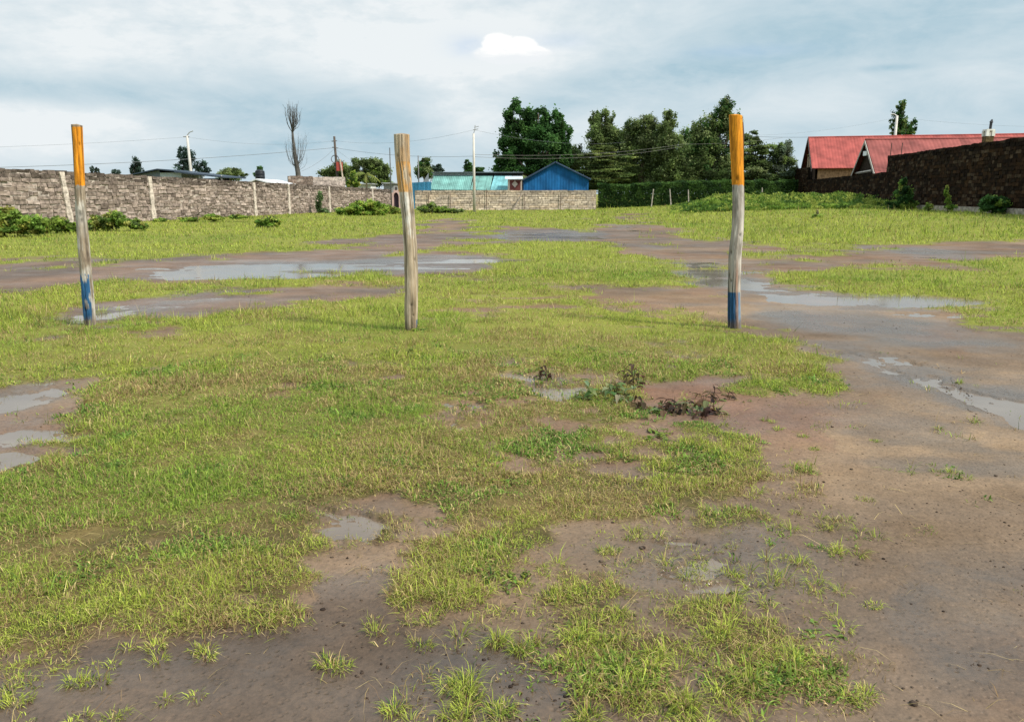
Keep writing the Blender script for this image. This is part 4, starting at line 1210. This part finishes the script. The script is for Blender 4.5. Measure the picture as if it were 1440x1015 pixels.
tree('conifer', 'layered yellowish tree just behind the orange topped post', 104, [(1055, 195, 14, 7), (1062, 206, 20, 7), (1058, 218, 22, 8), (1064, 232, 24, 9), (1058, 246, 22, 9)], 9000, .40, OLV + LGT[:1], 58, .3, flat=.7, sub=22, subr=.3, shell=.2, group=R1, cat='conifer')
tree('tree', 'pale wispy tree next to the raised dark wall end', 104, [(1100, 214, 14, 14), (1094, 232, 18, 16), (1110, 240, 16, 14), (1088, 248, 16, 12), (1120, 246, 10, 12)], 6500, .36, GRYG + LGT[:2], 59, .2, sub=30, subr=.24, shell=.2, group=R1)
tree('tree', 'lone dark tree with a split top behind the red roofs', 122, [(1268, 150, 6, 9), (1263, 165, 9, 11), (1258, 181, 8, 9), (1284, 181, 5, 13), (1271, 176, 8, 12), (1270, 190, 14, 8)], 2600, .42, DKG + OLV[:2], 60, .3, sub=24, subr=.24, shell=.3)
tree('tree', 'low dark tree filling the foot of the row behind the weeds', 112, [(968, 240, 15, 22), (975, 255, 20, 12), (958, 255, 16, 12)], 6000, .42, OLV + DKG[:1], 75, .25, group=R1)
tree('tree', 'low shadowy tree under the layered conifer boughs', 112, [(878, 248, 22, 18), (850, 255, 24, 14), (900, 258, 22, 10)], 6500, .42, OLV[:3], 76, .25, group=R1)
tree('tree', 'thicket of shrubs under the pale wispy tree', 106, [(1060, 254, 28, 12), (1030, 256, 20, 12), (1090, 258, 20, 8)], 6500, .40, OLV, 77, .2, group=R1)
tree('tree', 'slim tree wedged between the feathery tree and the bushy pale topped tree', 114, [(884, 200, 9, 22), (882, 225, 12, 26), (886, 250, 12, 16)], 5000, .42, OLV + DKG[:1], 78, .22, sub=36, subr=.26, shell=.2, group=R1)
tree('tree', 'slim dark tree in the gap next to the tall airy topped tree', 114, [(964, 205, 9, 20), (966, 225, 12, 24), (962, 250, 14, 16)], 5200, .42, OLV[:2] + DKG[:2], 79, .22, sub=36, subr=.26, shell=.2, group=R1)
# skyline behind the pale wall
tree('tree', 'small dark cypress tip beside the grey shed roof', 130, [(192, 231, 5, 8), (187, 239, 4, 7), (196, 241, 5, 6)], 900, .42, [(.04, .065, .05), (.05, .08, .06)], 61, .2)
tree('tree', 'bluish tree behind the curved arm street lamp', 125, [(257, 217, 7, 9), (266, 224, 9, 12), (281, 235, 9, 8), (258, 236, 10, 8), (292, 241, 5, 4)], 2600, .42, [(.035, .06, .05), (.045, .075, .06)], 62, .25)
tree('tree', 'low rounded olive bush top just past the grey shed', 95, [(325, 243, 15, 7), (318, 248, 14, 6), (334, 248, 12, 6)], 2200, .3, OLV, 63, .2)
tree('tree', 'tiny treetop poking up behind the black water tank', 120, [(365, 239, 4, 5), (363, 246, 5, 5)], 500, .4, DKG, 64, .2)
tree('tree', 'distant treetop low behind the cypress tip at the wall coping', 120, [(163, 242, 6, 3), (130, 240, 3, 6), (136, 241, 3, 5)], 500, .36, [(.05, .075, .06)], 65, .1)
tree('tree', 'round olive tree behind the dark wooden utility pole', 105, [(480, 240, 14, 12), (462, 246, 12, 8), (487, 250, 12, 8)], 3600, .36, OLV + LGT[:1], 66, .25)
tree('tree', 'bushy green tree with broad round crown above the block wall', 100, [(507, 235, 12, 13), (525, 232, 14, 10), (538, 242, 10, 14), (515, 250, 18, 10), (534, 256, 12, 6)], 7500, .36, OLV + BUSH[:1], 67, .3)
tree('tree', 'fresh light green sapling under the broad round crown', 92, [(497, 248, 5, 7), (491, 258, 5, 6), (500, 259, 6, 6)], 900, .34, WEED, 68, .08)
tree('tree', 'small compact tree behind the short thin pole', 115, [(597, 232, 9, 8), (594, 243, 9, 8), (601, 244, 8, 7)], 2300, .38, OLV + DKG[:1], 69, .2)
tree('tree', 'wispy low tree top beyond the workshop roof end', 125, [(614, 236, 7, 5), (620, 241, 5, 4), (608, 240, 5, 4)], 700, .4, [(.05, .075, .055)], 70, .15)
tree('tree', 'dark little tree behind the tall pale street pole', 120, [(658, 233, 6, 6), (673, 239, 8, 4), (661, 240, 7, 4)], 1100, .4, DKG, 71, .15)


def palm(label, px, py, Y, L, seed, pal):
    rd = random.Random(seed)
    q = at(px, py, Y)
    root = empty('palm', (q.x, Y, 0), label, 'palm')
    m = MB(); m.tube([(q.x, Y, -.2), q], [.14, .09], (.16, .13, .09), 7); m.build('trunk', M_BARK, root)
    m = MB()
    for i in range(13):
        a = i * 2.4; el = rd.uniform(.1, 1.0); pts = []
        d = Vector((math.cos(a), math.sin(a) * .8, 0))
        for t in np.linspace(0, 1, 8):
            pts.append(q + d * (L * t * math.cos(el * .6)) + Vector((0, 0, L * (math.sin(el) * t - .75 * t * t))))
        sd = d.cross(Vector((0, 0, 1)))
        c = rd.choice(pal)
        for j in range(7):
            w = .22 * L * math.sin(math.pi * (j + .6) / 8.2)
            for s in (-1, 1):
                p0, p1 = pts[j], pts[j + 1]
                m.poly([p0, p1, p1 + sd * (s * w) + Vector((0, 0, -w * .6)) + (p1 - p0) * .5], c)
    m.build('fronds', M_LEAF, root)


palm('small yellowish palm below the broad round crown', 515, 246, 90, 1.5, 4, [(.22, .24, .06), (.16, .20, .05)])
palm('pale fronded palm between the kiosk and the blue shed roof', 744, 252, 100, 2.4, 6, [(.16, .20, .08), (.12, .16, .06), (.20, .22, .10)])


# bare tree
def bare_tree():
    Y = 88
    rd = random.Random(5)
    P = lambda px, py, o=0: at(px, py, Y) + Vector((0, o, 0))
    b0 = P(421, 262)
    root = empty('bare_tree', (b0.x, Y, 0), 'tall leafless tree with thin upright twigs behind the block wall', 'tree')
    m = MB(); c = (.07, .065, .058)
    m.tube([(b0.x, Y, -.3), P(419, 243), P(415, 220), P(412, 196), P(411, 182)], [.30, .27, .21, .14, .10], c, 9)
    m.build('trunk', M_BARK, root, True)
    m = MB()
    def spray(ox, oy, n, x0, x1, y0, y1, r):
        for i in range(n):
            tx, ty = rd.uniform(x0, x1), rd.uniform(y0, y1)
            o = rd.uniform(-1.2, 1.2)
            sx, sy = ox, oy + rd.uniform(-4, 6)
            mid = P(lerp(sx, tx, .75), lerp(sy, ty, .35), o * .7)
            m2 = P(lerp(sx, tx, 1.02), lerp(sy, ty, .7), o)
            e = P(tx, ty, o)
            m.tube([P(sx, sy), mid, m2, e], [r, r * .7, r * .45, r * .2], c, 4, False)
            for _ in range(6):
                f = rd.random(); s = m2.lerp(e, f) if rd.random() < .6 else mid.lerp(m2, f)
                m.tube([s, s + Vector((rd.uniform(-.35, .35), rd.uniform(-.3, .3), rd.uniform(.3, .9)))], [r * .3, r * .12], c, 3, False)
    spray(411, 183, 22, 403, 422, 147, 165, .042)
    spray(412, 178, 7, 406, 421, 160, 172, .036)
    spray(417, 234, 24, 404, 429, 190, 214, .022)
    spray(418, 236, 12, 402, 431, 212, 228, .02)
    m.build('branches', M_BARK, root)
bare_tree()

# clipped hedge and its stakes
def hedge(label, pts, h, dep, n, size, pal, seed):
    cl = []
    g = np.random.default_rng(seed)
    V, C = [], []
    pts = [Vector((a, b, 0)) for a, b in pts]
    P, Cc = [], []
    tot = sum((pts[i + 1] - pts[i]).length for i in range(len(pts) - 1))
    pal = np.array(pal)
    for i in range(len(pts) - 1):
        d = pts[i + 1] - pts[i]; L = d.length; k = int(n * L / tot)
        t = g.random(k)
        face = g.random(k)
        u = np.where(face < .6, -dep / 2 + np.abs(g.normal(0, .12, k)), g.uniform(-dep / 2, dep / 2, k))
        x, y = pts[i].x + d.x * t, pts[i].y + d.y * t
        hh = h * (.92 + .2 * (fbm(x * .7, y * .7, seed, 3) - .3))
        z = np.where(face < .6, g.random(k) * hh, hh + g.normal(0, .1, k))
        P.append(np.stack([x, y + u, z + terrain(x, y)], 1))
        idx = (fbm(x * 1.3, z * 1.3 + y, seed + 2, 3) * 1.5 * len(pal)).astype(int) % len(pal)
        Cc.append(pal[idx] * g.uniform(.6, 1.35, k)[:, None])
    P, C = np.concatenate(P), np.concatenate(Cc)
    N = len(P)
    a = g.normal(size=(N, 3)); a /= np.linalg.norm(a, axis=1)[:, None]
    b = np.cross(a, g.normal(size=(N, 3))); b /= np.linalg.norm(b, axis=1)[:, None]
    L = size * g.uniform(.6, 1.35, N)[:, None] / 2
    V = np.stack([P - a * L, P + b * L * .6, P + a * L, P - b * L * .6], 1).reshape(-1, 3)
    root = empty('hedge', pts[0], label, 'hedge')
    link('foliage', np_mesh('foliage', V, np.arange(N * 4).reshape(-1, 4), fcol=C), M_LEAF, root)
    m = MB()
    for i in range(len(pts) - 1):
        d = pts[i + 1] - pts[i]
        nn = max(2, int(d.length / 1.2))
        for k in range(nn):
            q = pts[i] + d * ((k + .5) / nn); tz = float(terrain(q.x, q.y))
            for s in range(3):
                m.tube([(q.x, q.y, tz - .1), (q.x + random.uniform(-.5, .5), q.y + random.uniform(-.3, .3), tz + h * .8)], [.035, .012], (.06, .045, .03), 4, False)
    m.build('stems', M_BARK, root)


x0, x1, x2 = at(841, 280, 92).x, at(985, 280, 94).x, at(1118, 270, 99).x
hedge('clipped dark green hedge running from the tan wall to the dark wall', [(x0, 92.6), (x1, 94.5), (x2, 99)], 2.55, 1.6, 52000, .24, [(.035, .08, .02), (.05, .105, .025), (.075, .145, .032), (.03, .066, .018)], 81)
for (px, py0, px1, py1, lab) in ((915.5, 293, 919, 266, 'leaning pale stake in front of the dark hedge'), (944, 287, 942, 266, 'upright pale stake at the hedge where the weeds begin'),
                                 (969, 280, 968, 267, 'short dull stake among the weeds before the hedge'), (1072, 276, 1072, 264, 'small pale stake in the weeds near the raised dark wall')):
    Y = 88
    a, b2 = at(px, py0, Y), at(px1, py1, Y)
    m = MB(); m.tube([(a.x, Y, float(terrain(a.x, Y)) - .2), (b2.x, Y + .05, b2.z)], [.07, .055], (.34, .30, .25), 7)
    tag(m.build('fence_stake', M_BARK), lab, 'stake', 'stakes along the hedge')


def shrub(label, Y, lobes, n, size, pal, seed, name='shrub', cat='shrub', **k):
    return tree(name, label, Y, lobes, n, size, pal, seed, trunk=.05, depth=.9, sub=22, subr=.3, shell=.3, cat=cat, tc=(.08, .07, .04), **k)


SB = 'shrubs along the pale wall'
def gyl(py): return gp(720, py)[1]
shrub('sprawling leafy bush at the foot of the pale wall, largest of its row', gyl(333), [(-30, 305, 26, 20), (2, 309, 22, 18), (30, 312, 18, 15), (50, 316, 14, 12), (18, 320, 24, 9)], 9500, .22, BUSH + [(.20, .20, .04)], 90, group=SB)
shrub('mounded light green bush between the sprawling bush and the slim post', gyl(328), [(72, 316, 14, 10), (90, 318, 14, 9), (58, 320, 10, 8), (105, 320, 7, 6)], 4200, .2, BUSH + WEED[:2], 91, group=SB)
shrub('bush with taller stems just past the slim post', gyl(325), [(135, 314, 12, 10), (150, 312, 12, 10), (165, 309, 10, 12), (186, 315, 12, 8), (128, 319, 8, 6), (200, 318, 6, 5)], 4600, .2, BUSH + OLV[:1], 92, group=SB)
shrub('low weed clump under a cement post of the pale wall', gyl(312), [(225, 312, 10, 5), (300, 306, 14, 4), (265, 309, 14, 4), (335, 305, 12, 3)], 2000, .2, WEED, 93, group=SB)
shrub('bright green clump in the grass before the pale wall', gyl(320), [(378, 312, 12, 7), (390, 313, 8, 6), (366, 314, 8, 5)], 1500, .2, WEED, 94, group=SB)
shrub('climbing weed growing up the face of the pale wall', gyl(300), [(447, 290, 4, 10), (450, 278, 4, 10), (455, 298, 8, 5)], 900, .22, [(.08, .13, .05), (.1, .15, .06)], 95, group=SB)
shrub('large bright green weed mound by the far corner of the pale wall', gyl(303), [(505, 294, 16, 9), (525, 292, 14, 9), (488, 298, 14, 6), (535, 297, 10, 6), (515, 299, 20, 5)], 5200, .25, WEED, 96, group=SB)
shrub('darker rounded weed clump before the pink gateway', gyl(301), [(550, 295, 10, 6), (558, 297, 8, 5), (543, 298, 8, 4)], 1500, .24, BUSH, 97, group=SB)
shrub('olive weed clump at the tan wall behind the bare post', gyl(300), [(600, 294, 14, 5), (622, 295, 14, 5), (640, 297, 12, 3), (608, 290, 6, 6)], 2600, .24, OLV + WEED[:1], 98, group=SB)
# against the dark wall
shrub('tall dark green shrub standing against the dark stone wall', 60, [(1270, 262, 6, 10), (1270, 275, 12, 12), (1262, 287, 14, 9), (1280, 288, 10, 8)], 4200, .24, DKG + BUSH[:2], 99, base=.47)
shrub('dark shrub at the footing further along the dark wall', 46.5, [(1392, 285, 12, 10), (1408, 286, 11, 9), (1400, 294, 18, 5)], 2600, .22, DKG + BUSH[:1], 100, base=.47)
shrub('spindly pale plant in front of the wall footing', 51, [(1334, 283, 4, 8), (1336, 291, 7, 5), (1331, 270, 3, 8)], 420, .2, WEED, 101, base=.47)
shrub('lone rounded weed in the open grass below the dark wall', gyl(313), [(1147, 306, 9, 5), (1152, 309, 8, 4)], 700, .18, BUSH, 102)
shrub('small dark weed near the footing of the dark wall', 54, [(1306, 291, 6, 5), (1356, 293, 7, 5)], 600, .2, BUSH, 103, base=.47)


# rank weeds on the rise, one uncountable mass
def undergrowth():
    g = np.random.default_rng(70)
    n = 90000
    px = g.uniform(940, 1300, n); Y = g.uniform(62, 90, n)
    x = (px - CXP) / FPX * Y
    lim = dw(0)[0] + DSL * Y
    k0 = (fbm(x / 2, Y / 3, 71, 4) > .40 - np.clip((Y - 66) / 40, 0, .3)) & (x < lim - .4)
    x, Y = x[k0], Y[k0]
    h = (.2 + 1.0 * fbm(x / 1.6, Y / 3.0, 72, 4) + .4 * (fbm(x / .5, Y / .8, 78, 3) > .62)) * np.clip((Y - 60) / 8, .3, 1) * np.clip((x / Y * FPX + 720 - 930) / 70, .2, 1)
    z = terrain(x, Y) + h * g.random(len(x)) ** .6
    N = len(x)
    P = np.stack([x, Y, z], 1)
    a = g.normal(size=(N, 3)); a[:, 2] = np.abs(a[:, 2]) + .3; a /= np.linalg.norm(a, axis=1)[:, None]
    b = np.cross(a, g.normal(size=(N, 3))); b /= np.linalg.norm(b, axis=1)[:, None]
    L = .23 * g.uniform(.6, 1.3, N)[:, None] / 2
    V = np.stack([P - a * L, P + b * L * .55, P + a * L, P - b * L * .55], 1).reshape(-1, 3)
    pal = np.array(WEED)
    idx = (fbm(x / 2.5, Y / 3, 73, 3) * 1.4 * len(pal)).astype(int) % len(pal)
    C = pal[idx] * (g.uniform(.7, 1.3, N) * (.55 + .9 * fbm(x / .9, Y / 1.2 + z * 2, 74, 3)))[:, None]
    o = link('undergrowth', np_mesh('undergrowth', V, np.arange(N * 4).reshape(-1, 4), fcol=C), M_LEAF)
    tag(o, 'rank bright green weeds covering the rise before the hedge and dark wall', 'weeds', kind='stuff')
undergrowth()


# ------------------------------------------------------------------ broad leaved weeds near the camera
def leaf_blade(m, base, d, length, width, up, bend, c, roll=0.):
    """A pointed leaf that rises then droops, folded along its midrib."""
    d = Vector(d).normalized(); sd = d.cross(Vector((0, 0, 1))).normalized()
    n = 6; pts = []
    for i in range(n + 1):
        t = i / n
        pts.append(Vector(base) + d * (length * t * (1 - .15 * t)) + Vector((0, 0, length * (up * t - bend * t * t))))
    for i in range(n):
        w0, w1 = (width * math.sin(math.pi * (j / n) ** .75) for j in (i, i + 1))
        for s in (-1, 1):
            l0 = pts[i] + sd * (s * w0) + Vector((0, 0, w0 * (.35 + s * roll))); l1 = pts[i + 1] + sd * (s * w1) + Vector((0, 0, w1 * (.35 + s * roll)))
            m.poly([pts[i], pts[i + 1], l1, l0] if s > 0 else [pts[i], l0, l1, pts[i + 1]], c)


def broadleaf(label, px, py, n, L, H, spread, pal, seed, wilt=.0, cat='weed'):
    rd = random.Random(seed)
    x, y = gp(px, py)
    z = float(relief(np.array([x]), np.array([y]), np.array([.5]), np.array([0.]))[0])
    root = empty('broadleaf_weed', (x, y, z), label, cat)
    lf = MB()
    for i in range(n):
        a = rd.uniform(0, 6.28); rr = spread * math.sqrt(rd.random())
        b0 = Vector((x + rr * math.cos(a), y + rr * math.sin(a), z - .02))
        hh = H * rd.uniform(.35, 1.0)
        tp = b0 + Vector((rd.uniform(-.3, .3) * hh, rd.uniform(-.3, .3) * hh, hh))
        cur = [b0, b0.lerp(tp, .5) + Vector((rd.uniform(-.02, .02), 0, .01)), tp]
        st = MB(); st.tube(cur, [.004, .003, .002], (.13, .12, .05) if rd.random() > wilt else (.09, .05, .03), 5, False)
        st.build('stem', M_GRASS, root)
        for k in range(rd.randint(3, 5)):
            f = rd.uniform(.25, 1); bp = b0.lerp(tp, f); az = rd.uniform(0, 6.28)
            w = rd.random() < wilt
            c = rd.choice([(.06, .035, .022), (.11, .065, .035), (.035, .02, .015)]) if w else rd.choice(pal)
            c = tuple(v * rd.uniform(.8, 1.2) for v in c)
            leaf_blade(lf, bp, (math.cos(az), math.sin(az), 0), L * rd.uniform(.6, 1.2), L * rd.uniform(.10, .17), rd.uniform(.1, .8), rd.uniform(.6, 1.5) if w else rd.uniform(.3, 1.0), c, rd.uniform(-.3, .3))
    lf.build('leaves', M_LEAF, root)


DUSTY = [(.13, .18, .06), (.17, .22, .08), (.21, .25, .12), (.09, .13, .04)]
broadleaf('green drooping broadleaf weed between the pale puddle and the red mud', 850, 560, 16, .14, .15, .25, DUSTY, 1, .15)
broadleaf('half withered weed with dark curled leaves at the edge of the red mud', 968, 578, 17, .13, .15, .23, DUSTY, 2, .62)
broadleaf('withered brown weed standing in the pale puddle', 772, 530, 4, .10, .15, .10, DUSTY, 3, .85)
broadleaf('bent brown stalks between the two leafy weeds', 893, 540, 6, .12, .22, .12, DUSTY, 4, .8)
broadleaf('low reddish brown withered stems on the bare red mud', 1000, 556, 7, .09, .09, .16, DUSTY, 15, .85)
broadleaf('single dark curled leaf lying near the red mud', 903, 574, 2, .15, .09, .04, DUSTY, 5, 1.0)
broadleaf('low dark green rosette in the turf below the red mud', 925, 612, 14, .07, .05, .12, BUSH, 6, .05)
broadleaf('low clover like rosette in the sparse tufts', 712, 812, 26, .035, .05, .10, WEED + BUSH[:2], 7, .0)
broadleaf('bright flat rosette on the mud at the edge of the track', 1158, 886, 22, .04, .02, .09, [(.15, .235, .05), (.18, .27, .06)], 8, .0)
broadleaf('clump of fresh leaves in the grass before the bare post', 566, 495, 12, .08, .07, .14, BUSH, 9, .0)
broadleaf('dark leafy patch in the middle of the turf', 690, 668, 20, .06, .05, .2, BUSH + WEED[:1], 10, .05)
broadleaf('fresh leaves hugging the foot of the bare wooden post', 592, 466, 8, .09, .08, .08, BUSH, 12, .0)


# crumbs and clods on the bare soil
def clods():
    g = np.random.default_rng(33)
    V, T, C = [], [], []
    ico = bpy.data.meshes.new('tmp')
    import bmesh
    bm = bmesh.new(); bmesh.ops.create_icosphere(bm, subdivisions=1, radius=1); bm.verts.index_update()
    iv = np.array([v.co[:] for v in bm.verts]); it = np.array([[v.index for v in f.verts] for f in bm.faces]); bm.free()
    bpy.data.meshes.remove(ico)
    pts = []
    th = g.uniform(-.66, .66, 9000); r = np.exp(g.uniform(math.log(1.9), math.log(16), 9000))
    x, y = r * np.sin(th), r * np.cos(th)
    mud, wat, wet, tus = masks(x, y)
    k = (mud > .7) & (wat < .3) & (fbm(x / .5, y / .5, 34, 3) + .25 * g.random(9000) > .62)
    for a, b_ in zip(x[k], y[k]):
        pts.append((a, b_, min(.011, g.lognormal(math.log(.0032), .45))))
    for line in ([(1313, 527), (1330, 540), (1338, 553)], [(1335, 530), (1352, 545), (1365, 556)], [(1360, 572), (1378, 588)], [(1385, 572), (1397, 582)]):
        for i in range(len(line) - 1):
            for t in np.linspace(0, 1, 8):
                a, b_ = gp(lerp(line[i][0], line[i + 1][0], t) + g.normal(0, 1.5), lerp(line[i][1], line[i + 1][1], t) + g.normal(0, .8))
                pts.append((a, b_, g.uniform(.003, .008)))
    for (px, py, s) in ((1285, 984, .022), (1262, 760, .012), (1378, 930, .012), (553, 796, .015), (305, 800, .025), (1205, 790, .012)):
        a, b_ = gp(px, py); pts.append((a, b_, s * .6))
        for _ in range(6): pts.append((a + g.normal(0, 2 * s), b_ + g.normal(0, 2 * s), s * g.uniform(.1, .3)))
    P = np.array(pts)
    zz = relief(P[:, 0], P[:, 1], np.ones(len(P)), np.zeros(len(P)))
    for i, (a, b_, s) in enumerate(P):
        v = iv * (s * (1 + .35 * (g.random((len(iv), 1)) - .5))) * np.array([g.uniform(.8, 1.5), g.uniform(.8, 1.4), g.uniform(.4, .75)])
        V.append(v + np.array([a, b_, zz[i] + s * .15])); T.append(it + len(iv) * i)
        c = np.array(((.035, .025, .02), (.06, .043, .033), (.085, .063, .047))[g.integers(0, 3)])
        C.append(np.repeat(c[None], len(iv), 0))
    o = link('soil_crumbs', np_mesh('soil_crumbs', np.concatenate(V), None, np.concatenate(T), vcol=np.concatenate(C), smooth=True), M_STONE)
    tag(o, 'dark crumbs and clods scattered over the bare mud', 'soil crumbs', kind='stuff')
clods()

# ------------------------------------------------------------------ sky and sun
SUN_EL, SUN_AZ = math.radians(48), math.radians(118)     # azimuth clockwise from +Y
w = bpy.data.worlds.new('World'); scene.world = w; w.use_nodes = True
nt = w.node_tree; N, L = nt.nodes, nt.links; N.clear()
out = N.new('ShaderNodeOutputWorld'); bg = N.new('ShaderNodeBackground')
sky = N.new('ShaderNodeTexSky'); sky.sky_type = 'NISHITA'; sky.sun_disc = False
sky.sun_elevation = SUN_EL; sky.sun_rotation = SUN_AZ; sky.altitude = 1800; sky.dust_density = 1.5
tc = N.new('ShaderNodeTexCoord'); sep = N.new('ShaderNodeSeparateXYZ'); L.new(tc.outputs['Generated'], sep.inputs[0])


def mth(op, a, b=None, c=None, clamp=False):
    n = N.new('ShaderNodeMath'); n.operation = op; n.use_clamp = clamp
    for i, v in enumerate((a, b, c)):
        if v is None: continue
        if isinstance(v, (int, float)): n.inputs[i].default_value = v
        else: L.new(v, n.inputs[i])
    return n.outputs[0]


def mapr(v, a, b, c, d, smooth=True):
    n = N.new('ShaderNodeMapRange'); n.interpolation_type = 'SMOOTHSTEP' if smooth else 'LINEAR'
    L.new(v, n.inputs['Value'])
    for k, x in zip(('From Min', 'From Max', 'To Min', 'To Max'), (a, b, c, d)): n.inputs[k].default_value = x
    return n.outputs[0]


def noise(vec, scale, detail, rough=.55, dist=0.0):
    n = N.new('ShaderNodeTexNoise'); n.inputs['Scale'].default_value = scale; n.inputs['Detail'].default_value = detail
    n.inputs['Roughness'].default_value = rough; n.inputs['Distortion'].default_value = dist
    L.new(vec, n.inputs['Vector']); return n.outputs['Fac']


def mixcol(f, a, b):
    n = N.new('ShaderNodeMix'); n.data_type = 'RGBA'
    if isinstance(f, (int, float)): n.inputs['Factor'].default_value = f
    else: L.new(f, n.inputs['Factor'])
    for i, v in ((6, a), (7, b)):
        if isinstance(v, tuple): n.inputs[i].default_value = (*v, 1)
        else: L.new(v, n.inputs[i])
    return n.outputs[2]


X, Yv, Z = sep.outputs
az = mth('ARCTAN2', X, Yv); el = mth('ARCSINE', Z)
cmb = N.new('ShaderNodeCombineXYZ'); L.new(az, cmb.inputs[0]); L.new(mth('MULTIPLY', el, 2.6), cmb.inputs[1])
v_az = cmb.outputs[0]
nA = noise(v_az, 3.2, 7, .58, .3)
nB = noise(v_az, 9.0, 8, .62, .6)
wob = noise(v_az, 22.0, 7, .62)


def px_dir(px, py):
    d = ray(px, py); d = d / np.linalg.norm(d)
    return math.atan2(d[0], d[1]), math.asin(d[2])


def blob(px, py, sx, sy, wobble=.6):
    a0, e0 = px_dir(px, py)
    a = mth('DIVIDE', mth('SUBTRACT', az, a0), sx / FPX); e = mth('DIVIDE', mth('SUBTRACT', el, e0), sy / FPX)
    r2 = mth('ADD', mth('MULTIPLY', a, a), mth('MULTIPLY', e, e))
    r2 = mth('ADD', r2, mth('MULTIPLY', mth('SUBTRACT', wob, .5), wobble * 4))
    return mth('EXPONENT', mth('MULTIPLY', mth('MAXIMUM', r2, 0.0), -1.0))


def add_all(*xs):
    s = xs[0]
    for x in xs[1:]: s = mth('ADD', s, x)
    return s


def K(x, k): return mth('MULTIPLY', x, k)


# cloud lightness: a broken layer with the particular bright and blue-grey masses of the day
light = mth('ADD', .50, K(mth('SUBTRACT', nA, .5), .75))
light = mth('ADD', light, K(mth('SUBTRACT', nB, .5), .75))
light = add_all(light,
                K(blob(330, 60, 360, 80), .40), K(blob(50, 178, 190, 36), .72), K(blob(700, 30, 380, 45), .28), K(blob(130, 55, 110, 22), .15),
                K(blob(590, 72, 90, 24), .62), K(blob(718, 84, 110, 22), .42), K(blob(660, 48, 60, 16), .25), K(blob(660, 168, 75, 46), .5), K(blob(1180, 130, 300, 45), .18), K(blob(830, 185, 60, 30), .4),
                K(blob(400, 165, 230, 50), -.5), K(blob(60, 130, 170, 18), -.45), K(blob(1230, 35, 300, 45), -.34), K(blob(930, 108, 130, 20), -.42), K(blob(760, 150, 60, 20), -.25),
                K(blob(880, 150, 140, 28), -.18), K(blob(1248, 96, 30, 4), -.4), K(blob(1300, 165, 200, 30), -.18), K(blob(470, 230, 400, 40), -.15))
light = mth('MAXIMUM', 0.0, mth('MINIMUM', light, 1.0))
cl = mixcol(mapr(light, .0, 1.0, 0, 1, False), (.36, .535, .635), (.82, .865, .885))
blue = add_all(K(blob(655, 64, 26, 12), .35), K(blob(1050, 72, 70, 8), .25), K(blob(785, 58, 40, 10), .2))
blue = mth('MINIMUM', blue, .85)
skyc = N.new('ShaderNodeVectorMath'); skyc.operation = 'SCALE'; L.new(sky.outputs[0], skyc.inputs[0]); skyc.inputs['Scale'].default_value = .15
cl = mixcol(blue, cl, skyc.outputs[0])
cum = mth('MAXIMUM', mth('MAXIMUM', blob(719, 76, 54, 13, .4), blob(702, 65, 24, 17, .4)), mth('MAXIMUM', blob(732, 67, 24, 14, .4), blob(750, 74, 20, 9, .4)))
cum = mapr(cum, .32, .50, 0, 1)
cl = mixcol(cum, cl, mixcol(mapr(mth('ADD', el, K(mth('SUBTRACT', nB, .5), .05)), px_dir(718, 82)[1], px_dir(718, 66)[1], 0, 1), (.84, .875, .90), (1.0, 1.0, .99)))
# overcast sky grows brighter towards the zenith
zen = mapr(Z, .24, .75, 1.0, 1.9)
fin = N.new('ShaderNodeVectorMath'); fin.operation = 'SCALE'; L.new(cl, fin.inputs[0]); L.new(zen, fin.inputs['Scale'])
L.new(fin.outputs[0], bg.inputs['Color']); bg.inputs['Strength'].default_value = .84
L.new(bg.outputs[0], out.inputs[0])
w['kind'] = 'structure'

sl = bpy.data.lights.new('sun', 'SUN'); sl.energy = 4.8; sl.angle = math.radians(7); sl.color = (1, .94, .84)
so = bpy.data.objects.new('sun', sl); COL.objects.link(so)
sd_ = Vector((math.sin(SUN_AZ) * math.cos(SUN_EL), math.cos(SUN_AZ) * math.cos(SUN_EL), math.sin(SUN_EL)))
so.rotation_euler = (-sd_).to_track_quat('-Z', 'Y').to_euler()
so.location = (20, -20, 40)

# ------------------------------------------------------------------ camera and output
cd = bpy.data.cameras.new('camera'); cd.sensor_width = 36; cd.lens = FPX / 1440 * 36; cd.clip_end = 20000; cd.clip_start = .05
co = bpy.data.objects.new('camera', cd); COL.objects.link(co)
co.location = (0, 0, CAMH); co.rotation_euler = (math.pi / 2 - PITCH, 0, 0)
scene.camera = co
scene.view_settings.view_transform = 'Standard'; scene.view_settings.look = 'None'
scene.view_settings.exposure = .3; scene.view_settings.gamma = 1
scene.render.resolution_x, scene.render.resolution_y = 1024, 721
scene.cycles.use_denoising = True
scene.cycles.max_bounces = 6
